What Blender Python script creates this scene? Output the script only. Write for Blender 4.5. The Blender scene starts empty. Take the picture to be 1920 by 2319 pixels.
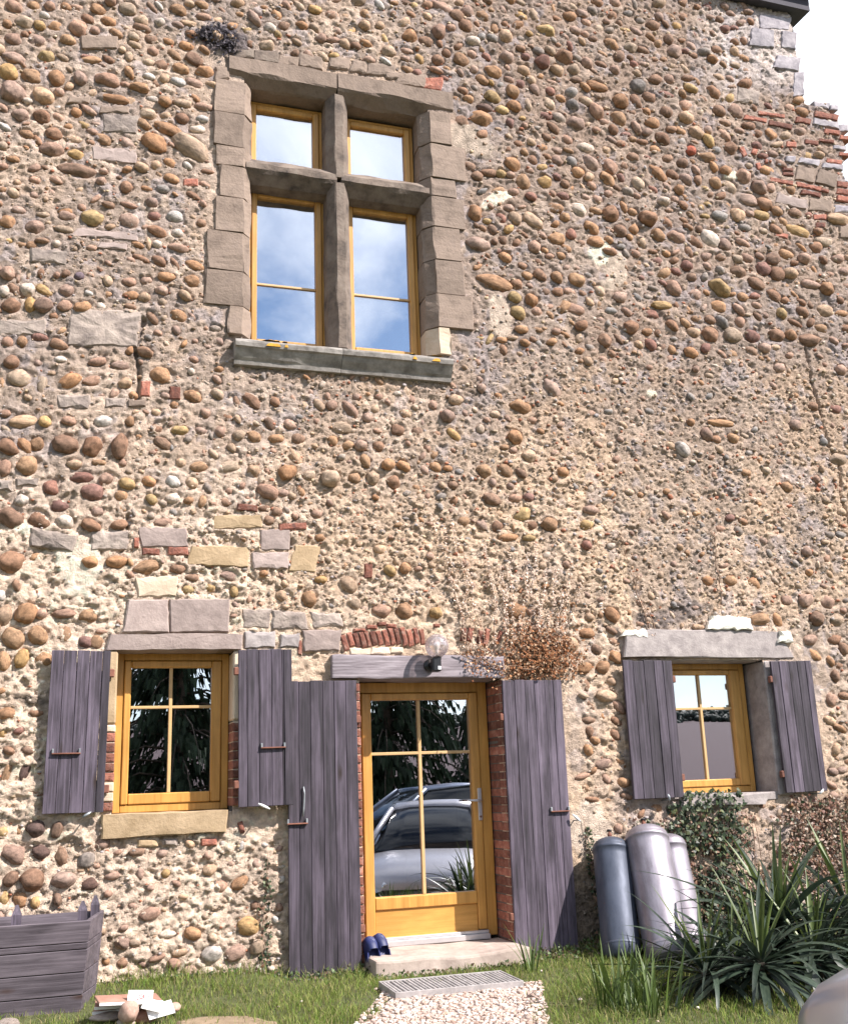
import bpy, bmesh, math, random
import numpy as np
from mathutils import Vector, Matrix, Quaternion, noise as mnoise

# ---------------------------------------------------------------- camera, sky, sun, exposure
S = bpy.context.scene
C = S.collection
YAW, PITCH, ROLL, FPX = math.radians(18.3906), math.radians(14.4369), math.radians(-2.1220), 2400.0
CAM = Vector((0.0, -8.4048, 1.4413))
_f = Vector((math.sin(YAW)*math.cos(PITCH), math.cos(YAW)*math.cos(PITCH), math.sin(PITCH)))
_r0 = Vector((math.cos(YAW), -math.sin(YAW), 0)); _u0 = _r0.cross(_f)
_r = _r0*math.cos(ROLL)+_u0*math.sin(ROLL); _u = _u0*math.cos(ROLL)-_r0*math.sin(ROLL)
cd = bpy.data.cameras.new('camera'); cam = bpy.data.objects.new('camera', cd); C.objects.link(cam)
cd.sensor_fit = 'HORIZONTAL'; cd.sensor_width = 36.0; cd.lens = 36.0*FPX/1920.0
cd.clip_start = 0.05; cd.clip_end = 2000
cam.matrix_world = Matrix(((_r.x, _u.x, -_f.x, CAM.x), (_r.y, _u.y, -_f.y, CAM.y), (_r.z, _u.z, -_f.z, CAM.z), (0, 0, 0, 1)))
S.camera = cam

SUNV = Vector((1.0, -1.0, 1.32)).normalized()          # towards the sun
W = bpy.data.worlds.new('World'); S.world = W; W.use_nodes = True
nt = W.node_tree; nt.nodes.clear()
def wn(t): return nt.nodes.new(t)
wo = wn('ShaderNodeOutputWorld'); bg = wn('ShaderNodeBackground'); sky = wn('ShaderNodeTexSky')
sky.sky_type = 'NISHITA'; sky.sun_disc = False
sky.sun_elevation = math.asin(SUNV.z); sky.sun_rotation = math.atan2(SUNV.x, SUNV.y)
sky.air_density = 1.0; sky.dust_density = 0.3; sky.ozone_density = 2.0
tcw = wn('ShaderNodeTexCoord'); mpw = wn('ShaderNodeMapping'); nz = wn('ShaderNodeTexNoise'); rp = wn('ShaderNodeValToRGB'); mx = wn('ShaderNodeMix')
mpw.inputs['Location'].default_value = (4.89, 21.17, 30.95); mpw.inputs['Scale'].default_value = (1, 1, 2.0)
nz.inputs['Scale'].default_value = 1.9; nz.inputs['Detail'].default_value = 9; nz.inputs['Roughness'].default_value = 0.56; nz.inputs['Distortion'].default_value = 0.5
rp.color_ramp.elements[0].position = 0.40; rp.color_ramp.elements[1].position = 0.60
mx.data_type = 'RGBA'; mx.inputs[7].default_value = (11.4, 11.7, 12.4, 1)
nt.links.new(tcw.outputs['Generated'], mpw.inputs[0]); nt.links.new(mpw.outputs[0], nz.inputs['Vector'])
nt.links.new(nz.outputs['Fac'], rp.inputs[0]); nt.links.new(rp.outputs[0], mx.inputs[0]); nt.links.new(sky.outputs[0], mx.inputs[6])
nt.links.new(mx.outputs[2], bg.inputs[0]); nt.links.new(bg.outputs[0], wo.inputs[0])
bg.inputs[1].default_value = 0.085
sl = bpy.data.lights.new('sun', 'SUN'); sun = bpy.data.objects.new('sun', sl); C.objects.link(sun)
sl.energy = 5.0; sl.angle = math.radians(0.55); sl.color = (1.0, 0.93, 0.885)
sun.rotation_mode = 'QUATERNION'; sun.rotation_quaternion = (-SUNV).to_track_quat('-Z', 'Y'); sun.location = (8, -14, 14)
S.view_settings.view_transform = 'Standard'; S.view_settings.look = 'None'
S.view_settings.exposure = 0.95; S.view_settings.gamma = 1.0; S.view_settings.use_curve_mapping = False
S.render.engine = 'CYCLES'

# ---------------------------------------------------------------- measuring helpers
def P(px, py, y=0.0):
    """photo pixel (1920x2319) -> (x, z) on the vertical plane at depth y"""
    d = _f*FPX + _r*(px-960.0) + _u*(1159.5-py)
    t = (y-CAM.y)/d.y
    return CAM.x+d.x*t, CAM.z+d.z*t
def G(px, py, z):
    """photo pixel -> (x, y) on the horizontal plane at height z"""
    d = _f*FPX + _r*(px-960.0) + _u*(1159.5-py)
    t = (z-CAM.z)/d.z
    return CAM.x+d.x*t, CAM.y+d.y*t
def to_px(x, y, z):
    vx, vy, vz = x-CAM.x, y-CAM.y, z-CAM.z
    w = vx*_f.x+vy*_f.y+vz*_f.z
    return 960+FPX*(vx*_r.x+vy*_r.y+vz*_r.z)/w, 1159.5-FPX*(vx*_u.x+vy*_u.y+vz*_u.z)/w

# ---------------------------------------------------------------- building helpers
def link(o, parent=None):
    C.objects.link(o)
    if parent is not None: o.parent = parent
    return o
def empty(name, loc=(0, 0, 0), parent=None):
    o = bpy.data.objects.new(name, None); o.location = loc; o.empty_display_size = 0.1
    return link(o, parent)
def tag(o, label=None, cat=None, group=None, kind=None):
    if label: o['label'] = label
    if cat: o['category'] = cat
    if group: o['group'] = group
    if kind: o['kind'] = kind
    return o
def mesh(name, v, f, mat=None, smooth=False):
    me = bpy.data.meshes.new(name); me.from_pydata([tuple(p) for p in v], [], f); me.update()
    if mat: me.materials.append(mat)
    if smooth: me.polygons.foreach_set('use_smooth', [True]*len(me.polygons))
    return me
def obj(name, me, parent=None):
    return link(bpy.data.objects.new(name, me), parent)
def bm_obj(name, bm, mat, parent=None, smooth=False):
    me = bpy.data.meshes.new(name); bm.to_mesh(me); bm.free()
    if mat: me.materials.append(mat)
    if smooth: me.polygons.foreach_set('use_smooth', [True]*len(me.polygons))
    return obj(name, me, parent)
def np_mesh(name, V, F, mat, smooth=False, col=None):
    """V (n,3), F (m,k) uniform polygons"""
    me = bpy.data.meshes.new(name); n, m, k = len(V), len(F), F.shape[1]
    me.vertices.add(n); me.vertices.foreach_set('co', np.ascontiguousarray(V, np.float32).ravel())
    me.loops.add(m*k); me.loops.foreach_set('vertex_index', np.ascontiguousarray(F, np.int32).ravel())
    me.polygons.add(m); me.polygons.foreach_set('loop_start', np.arange(0, m*k, k, dtype=np.int32))
    me.polygons.foreach_set('loop_total', np.full(m, k, np.int32))
    if smooth: me.polygons.foreach_set('use_smooth', np.ones(m, bool))
    me.update(calc_edges=True)
    if col is not None:
        a = me.color_attributes.new('Col', 'FLOAT_COLOR', 'POINT')
        a.data.foreach_set('color', np.concatenate([col, np.ones((n, 1))], 1).astype(np.float32).ravel())
    me.materials.append(mat)
    return me
def add_box(bm, x0, x1, y0, y1, z0, z1, bev=0.0, seg=1):
    vs = [bm.verts.new((x, y, z)) for x in (x0, x1) for y in (y0, y1) for z in (z0, z1)]
    F = ((0, 1, 3, 2), (4, 6, 7, 5), (0, 4, 5, 1), (2, 3, 7, 6), (0, 2, 6, 4), (1, 5, 7, 3))
    fs = [bm.faces.new([vs[i] for i in q]) for q in F]
    if bev > 0:
        es = {e for f in fs for e in f.edges}
        bmesh.ops.bevel(bm, geom=list(es), offset=bev, segments=seg, affect='EDGES', profile=0.6, clamp_overlap=True)
def box(name, x0, x1, y0, y1, z0, z1, mat, parent=None, bev=0.004, seg=1, smooth=False):
    """object with its origin in its own centre"""
    bm = bmesh.new(); cx, cy, cz = (x0+x1)/2, (y0+y1)/2, (z0+z1)/2
    add_box(bm, x0-cx, x1-cx, y0-cy, y1-cy, z0-cz, z1-cz, bev, seg)
    o = bm_obj(name, bm, mat, parent, smooth); o.location = (cx, cy, cz)
    if parent is not None and parent.type == 'EMPTY' or parent is not None: o.location = Vector((cx, cy, cz))-world_loc(parent)
    return o
def world_loc(o):
    v = Vector((0, 0, 0))
    while o is not None: v += o.location; o = o.parent
    return v
def tube(pts, rad, n=6, closed_ends=True):
    """(verts, faces) of a tube along pts; rad is a number or a list"""
    V, F = [], []; pts = [Vector(p) for p in pts]; m = len(pts)
    R = rad if isinstance(rad, (list, tuple)) else [rad]*m
    up = Vector((0.13, 0.21, 0.97))
    for i, p in enumerate(pts):
        d = (pts[min(i+1, m-1)]-pts[max(i-1, 0)]).normalized()
        a = d.cross(up)
        if a.length < 0.05: a = d.cross(Vector((1, 0, 0)))
        a.normalize(); b = d.cross(a)
        for k in range(n):
            t = 2*math.pi*k/n; V.append(p+(a*math.cos(t)+b*math.sin(t))*R[i])
    for i in range(m-1):
        for k in range(n):
            k2 = (k+1) % n; F.append((i*n+k, i*n+k2, (i+1)*n+k2, (i+1)*n+k))
    if closed_ends: F.append(tuple(range(n-1, -1, -1))); F.append(tuple((m-1)*n+k for k in range(n)))
    return V, F
def lathe(prof, n=24):
    """profile [(r, z)] round z"""
    V, F = [], []
    for r, z in prof:
        for k in range(n): t = 2*math.pi*k/n; V.append((r*math.cos(t), r*math.sin(t), z))
    for i in range(len(prof)-1):
        for k in range(n): k2 = (k+1) % n; F.append((i*n+k, i*n+k2, (i+1)*n+k2, (i+1)*n+k))
    return V, F
def merge(parts):
    V, F = [], []
    for v, f in parts:
        o = len(V); V += [tuple(p) for p in v]; F += [tuple(i+o for i in q) for q in f]
    return V, F

# ---------------------------------------------------------------- materials
def mat_nodes(name):
    m = bpy.data.materials.new(name); m.use_nodes = True; t = m.node_tree
    return m, t, t.nodes['Principled BSDF']
def N(t, ty, **kw):
    n = t.nodes.new(ty)
    for k, v in kw.items():
        if k in n.inputs: n.inputs[k].default_value = v
        else: setattr(n, k, v)
    return n
def ramp(t, src, cols, pos=None):
    r = t.nodes.new('ShaderNodeValToRGB'); e = r.color_ramp.elements; n = len(cols)
    pos = pos or [i/(n-1) for i in range(n)]
    while len(e) < n: e.new(0.5)
    for i in range(n): e[i].position = pos[i]; e[i].color = (*cols[i], 1)
    t.links.new(src, r.inputs[0]); return r.outputs[0]
def mixc(t, fac, a, b, blend='MIX'):
    m = t.nodes.new('ShaderNodeMix'); m.data_type = 'RGBA'; m.blend_type = blend
    for s, i in ((fac, 0), (a, 6), (b, 7)):
        if hasattr(s, 'is_linked') or hasattr(s, 'links'): t.links.new(s, m.inputs[i])
        elif i == 0: m.inputs[0].default_value = s
        else: m.inputs[i].default_value = (*s, 1)
    return m.outputs[2]
def bump(t, b, h, strength=0.4, dist=0.01):
    n = N(t, 'ShaderNodeBump'); n.inputs['Strength'].default_value = strength; n.inputs['Distance'].default_value = dist
    t.links.new(h, n.inputs['Height']); t.links.new(n.outputs[0], b.inputs['Normal'])
def coords(t, scale=(1, 1, 1), space='Object', jitter=True):
    tc = N(t, 'ShaderNodeTexCoord'); mp = N(t, 'ShaderNodeMapping'); mp.inputs['Scale'].default_value = scale
    t.links.new(tc.outputs[space], mp.inputs[0])
    if jitter:
        oi = N(t, 'ShaderNodeObjectInfo'); ml = N(t, 'ShaderNodeMath', operation='MULTIPLY'); ml.inputs[1].default_value = 37.0
        t.links.new(oi.outputs['Random'], ml.inputs[0]); t.links.new(ml.outputs[0], mp.inputs['Location'])
    return mp.outputs[0]
def noise(t, vec, scale, detail=5, rough=0.6, dist=0.0):
    n = N(t, 'ShaderNodeTexNoise'); n.inputs['Scale'].default_value = scale; n.inputs['Detail'].default_value = detail
    n.inputs['Roughness'].default_value = rough; n.inputs['Distortion'].default_value = dist
    t.links.new(vec, n.inputs['Vector']); return n.outputs['Fac']
def randv(t, lo, hi):
    oi = N(t, 'ShaderNodeObjectInfo'); mr = N(t, 'ShaderNodeMapRange'); mr.inputs['To Min'].default_value = lo; mr.inputs['To Max'].default_value = hi
    t.links.new(oi.outputs['Random'], mr.inputs['Value'])
    hs = N(t, 'ShaderNodeHueSaturation'); t.links.new(mr.outputs[0], hs.inputs['Value']); return hs
def simple(name, c0, c1, scale=8, rough=0.8, bs=0.3, bscale=40, bd=0.005, rnd=0.15, metal=0.0, stretch=(1, 1, 1), c2=None):
    """noise-mottled surface with fine relief; every object gets its own tone"""
    m, t, b = mat_nodes(name); v = coords(t, stretch)
    f = noise(t, v, scale, 6, 0.65)
    col = ramp(t, f, [c0, c1] if c2 is None else [c0, c1, c2], [0.33, 0.67] if c2 is None else [0.3, 0.52, 0.72])
    hs = randv(t, 1-rnd, 1+rnd); t.links.new(col, hs.inputs['Color']); t.links.new(hs.outputs[0], b.inputs['Base Color'])
    b.inputs['Roughness'].default_value = rough; b.inputs['Metallic'].default_value = metal
    if bs > 0: bump(t, b, noise(t, v, bscale, 4, 0.6), bs, bd)
    return m
def wood(name, c0, c1, c2, axis='z', rough=0.75, rnd=0.22, gs=1.0, bs=0.35, knots=True):
    m, t, b = mat_nodes(name)
    sc = {'x': (1.1, 34, 34), 'z': (34, 34, 1.1)}[axis]
    v = coords(t, tuple(s*gs for s in sc)); g = noise(t, v, 1.6, 7, 0.62, 0.35)
    col = ramp(t, g, [c0, c1, c2], [0.3, 0.5, 0.72])
    v2 = coords(t, {'x': (2.2, 9, 9), 'z': (9, 9, 2.2)}[axis]); w = noise(t, v2, 1.1, 4, 0.6)
    col = mixc(t, ramp(t, w, [(0, 0, 0), (1, 1, 1)], [0.42, 0.7]), col, mixc(t, 0.28, col, tuple(min(1, x*1.9) for x in c2)))
    if knots:
        vv = coords(t, {'x': (3, 9, 9), 'z': (9, 9, 3)}[axis]); vo = N(t, 'ShaderNodeTexVoronoi'); vo.inputs['Scale'].default_value = 0.7
        t.links.new(vv, vo.inputs['Vector'])
        k = ramp(t, vo.outputs['Distance'], [(1, 1, 1), (0, 0, 0)], [0.03, 0.16])
        col = mixc(t, k, col, (c0[0]*1.5, c0[1]*0.9, c0[2]*0.5))
    hs = randv(t, 1-rnd, 1+rnd); t.links.new(col, hs.inputs['Color']); t.links.new(hs.outputs[0], b.inputs['Base Color'])
    b.inputs['Roughness'].default_value = rough
    bump(t, b, g, bs, 0.006)
    return m
def vcol(name, rough=0.9, bs=0.5, bscale=60, bd=0.006, mott=0.35, obj_color=False, spec=0.3, mscale=14):
    """colour from the 'Col' attribute (or the object's colour) mottled by noise"""
    m, t, b = mat_nodes(name)
    if obj_color: src = N(t, 'ShaderNodeObjectInfo').outputs['Color']
    else: src = N(t, 'ShaderNodeVertexColor', layer_name='Col').outputs['Color']
    v = coords(t, (1, 1, 1), 'Object' if obj_color else 'Object', obj_color)
    f = noise(t, v, mscale if not obj_color else 2.2, 6, 0.7)
    k = ramp(t, f, [(1-mott,)*3, (1+mott*0.6,)*3], [0.3, 0.7])
    col = mixc(t, 1.0, src, k, 'MULTIPLY'); t.links.new(col, b.inputs['Base Color'])
    b.inputs['Roughness'].default_value = rough; b.inputs['Specular IOR Level'].default_value = spec
    bump(t, b, noise(t, v, bscale, 5, 0.7), bs, bd)
    return m

M_MORTAR = vcol('lime_mortar', 0.95, 1.0, 75, 0.028, 0.42)
M_PEB = vcol('river_pebble', 0.78, 0.35, 7, 0.06, 0.6, True, 0.25)
M_PEBS = vcol('river_pebble_small', 0.8, 0.5, 70, 0.008, 0.6, spec=.25, mscale=45)
M_STONE = simple('molasse_sandstone', (0.155, 0.115, 0.09), (0.245, 0.185, 0.145), 7, 0.93, 0.6, 45, 0.01, 0.17, c2=(0.205, 0.155, 0.125))
M_STONE_D = simple('weathered_sandstone', (0.060, 0.048, 0.041), (0.175, 0.135, 0.108), 6, 0.94, 0.6, 40, 0.012, 0.1, c2=(0.23, 0.19, 0.155))
M_SILLST = simple('grey_sill_stone', (0.15, 0.135, 0.12), (0.36, 0.33, 0.30), 9, 0.92, 0.4, 60, 0.006, 0.08)
M_MAUVE = simple('mauve_sandstone', (0.25, 0.195, 0.175), (0.37, 0.295, 0.265), 8, 0.92, 0.55, 45, 0.009, 0.14)
M_OCHRE = simple('ochre_sandstone', (0.31, 0.22, 0.125), (0.45, 0.33, 0.205), 7, 0.92, 0.55, 45, 0.009, 0.12)
M_FLAKY = simple('flaky_grey_stone', (0.16, 0.13, 0.115), (0.40, 0.33, 0.28), 7, 0.95, 0.7, 30, 0.015, 0.2)
M_CREAM = simple('cream_render', (0.50, 0.39, 0.28), (0.66, 0.54, 0.42), 5, 0.95, 0.5, 40, 0.008, 0.1)
M_WHITE = simple('white_lime_plaster', (0.66, 0.62, 0.52), (0.80, 0.77, 0.69), 5, 0.95, 0.5, 40, 0.008, 0.05)
M_CONC = simple('grey_concrete', (0.22, 0.19, 0.185), (0.40, 0.355, 0.335), 9, 0.93, 0.5, 60, 0.008, 0.08)
M_BRICK = simple('red_brick', (0.12, 0.055, 0.045), (0.27, 0.10, 0.066), 16, 0.93, 0.8, 60, 0.012, 0.48, c2=(0.33, 0.20, 0.155))
M_QUOIN = simple('blue_grey_quoin', (0.17, 0.155, 0.175), (0.42, 0.385, 0.40), 9, 0.93, 0.5, 35, 0.01, 0.15)
M_WOODZ = wood('grey_shutter_wood', (0.012, 0.009, 0.012), (0.040, 0.031, 0.043), (0.112, 0.090, 0.120), 'z', rnd=.42, bs=.6)
M_WOODX = wood('grey_planter_wood', (0.034, 0.026, 0.032), (0.075, 0.061, 0.073), (0.150, 0.126, 0.144), 'x', rnd=0.12)
M_BEAM = wood('old_oak_beam', (0.09, 0.07, 0.078), (0.20, 0.17, 0.185), (0.33, 0.29, 0.31), 'x', rnd=0.05, knots=False, bs=0.7, gs=1.6)
M_OAK = wood('golden_oak_joinery', (0.38, 0.185, 0.038), (0.47, 0.240, 0.056), (0.53, 0.285, 0.075), 'z', 0.42, 0.03, bs=0.08, knots=False)
M_OAKX = wood('golden_oak_panel', (0.38, 0.185, 0.038), (0.47, 0.240, 0.056), (0.53, 0.285, 0.075), 'x', 0.42, 0.03, bs=0.08, knots=False)
M_BAR = simple('pale_oak_bar', (0.50, 0.32, 0.14), (0.58, 0.39, 0.19), 6, 0.5, 0.0, rnd=0.03)
M_ALU = simple('brushed_aluminium', (0.55, 0.54, 0.55), (0.66, 0.65, 0.66), 10, 0.38, 0.1, 80, 0.001, 0.03, metal=0.7)
M_RUST = simple('rusty_iron', (0.12, 0.045, 0.03), (0.24, 0.10, 0.065), 12, 0.85, 0.4, 80, 0.003, 0.15)
M_GALV = simple('galvanised_iron', (0.22, 0.24, 0.26), (0.40, 0.42, 0.43), 10, 0.5, 0.2, 60, 0.002, 0.1, metal=0.6)
M_BLACK = simple('black_plastic', (0.008, 0.008, 0.010), (0.014, 0.014, 0.016), 10, 0.4, 0.0, rnd=0.0)
M_WHITEP = simple('white_plastic', (0.72, 0.72, 0.72), (0.80, 0.80, 0.80), 10, 0.4, 0.0, rnd=0.02)
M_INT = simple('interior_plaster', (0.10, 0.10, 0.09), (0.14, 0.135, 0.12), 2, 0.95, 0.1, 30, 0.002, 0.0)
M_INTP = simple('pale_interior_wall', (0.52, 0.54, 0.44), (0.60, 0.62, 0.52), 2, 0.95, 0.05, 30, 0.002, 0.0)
M_STEP = simple('worn_stone_step', (0.30, 0.235, 0.20), (0.50, 0.41, 0.35), 6, 0.92, 0.4, 50, 0.006, 0.05)

def glass_mat(name, base=0.30, tint=(0.75, 0.78, 0.78)):
    m = bpy.data.materials.new(name); m.use_nodes = True; t = m.node_tree; t.nodes.clear()
    o = N(t, 'ShaderNodeOutputMaterial'); g = N(t, 'ShaderNodeBsdfGlossy'); g.inputs['Roughness'].default_value = 0.0
    g.inputs['Color'].default_value = (0.93, 0.95, 1.0, 1)
    tr = N(t, 'ShaderNodeBsdfTransparent'); tr.inputs['Color'].default_value = (*tint, 1)
    fr = N(t, 'ShaderNodeFresnel'); fr.inputs['IOR'].default_value = 1.6
    ad = N(t, 'ShaderNodeMath', operation='ADD'); ad.inputs[1].default_value = base; ad.use_clamp = True
    mx = N(t, 'ShaderNodeMixShader'); t.links.new(fr.outputs[0], ad.inputs[0]); t.links.new(ad.outputs[0], mx.inputs[0])
    t.links.new(tr.outputs[0], mx.inputs[1]); t.links.new(g.outputs[0], mx.inputs[2]); t.links.new(mx.outputs[0], o.inputs[0])
    # very slight waviness of the glass
    v = coords(t, (1, 1, 1), 'Object', True); b = N(t, 'ShaderNodeBump'); b.inputs['Strength'].default_value = 0.012; b.inputs['Distance'].default_value = 0.02
    t.links.new(noise(t, v, 1.4, 1, 0.4), b.inputs['Height']); t.links.new(b.outputs[0], g.inputs['Normal'])
    return m
M_GLASS = glass_mat('coated_window_glass', 0.52)

# ---------------------------------------------------------------- numeric noise for the wall relief
rng = np.random.default_rng(7)
def vnoise(x, y, seed):
    r = np.random.default_rng(seed).random((512, 512)).astype(np.float32)
    xi = np.floor(x).astype(int); yi = np.floor(y).astype(int); fx = x-xi; fy = y-yi
    fx = fx*fx*fx*(fx*(fx*6-15)+10); fy = fy*fy*fy*(fy*(fy*6-15)+10)
    a = r[xi % 512, yi % 512]; b = r[(xi+1) % 512, yi % 512]; c = r[xi % 512, (yi+1) % 512]; d = r[(xi+1) % 512, (yi+1) % 512]
    return (a*(1-fx)+b*fx)*(1-fy)+(c*(1-fx)+d*fx)*fy
def fbm(x, y, seed, oct=4, gain=0.5):
    s = 0; a = 1; n = 0
    for i in range(oct): s = s+a*vnoise(x*2**i+11.3*i, y*2**i+5.7*i, seed+i); n += a; a *= gain
    return s/n
def cells(x, y, seed):
    """jittered cells: (random height of the nearest cell, F2-F1)"""
    r = np.random.default_rng(seed); J = r.random((256, 256, 3)).astype(np.float32)
    xi = np.floor(x).astype(int); yi = np.floor(y).astype(int)
    d1 = np.full(x.shape, 9.0); d2 = np.full(x.shape, 9.0); h = np.zeros(x.shape)
    for i in (-1, 0, 1):
        for j in (-1, 0, 1):
            q = J[(xi+i) % 256, (yi+j) % 256]
            d = np.hypot(xi+i+q[..., 0]-x, yi+j+q[..., 1]-y)
            n = d < d1
            d2 = np.where(n, d1, np.minimum(d2, d)); h = np.where(n, q[..., 2], h); d1 = np.where(n, d, d1)
    return h, d2-d1
def sstep(a, b, x):
    t = np.clip((x-a)/(b-a), 0, 1); return t*t*(3-2*t)

# ================================================================ THE FARMHOUSE
GZ = 0.08                                              # ground level in front of the wall
house = empty('farmhouse', (3.2, 0.3, 0))
tag(house, 'old farmhouse wall of river pebbles in lime mortar with golden oak windows', 'house')
HL = Vector(house.location)
def hpart(name, me):
    o = obj(name, me, house); o.location = -HL; return o
OPEN = {'cross': (1.225, 2.985, 5.06, 7.79), 'left': (0.29, 1.175, 1.30, 2.53), 'door': (2.19, 3.41, 0.05, 2.30), 'right': (5.06, 6.045, 1.235, 2.45)}

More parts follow.
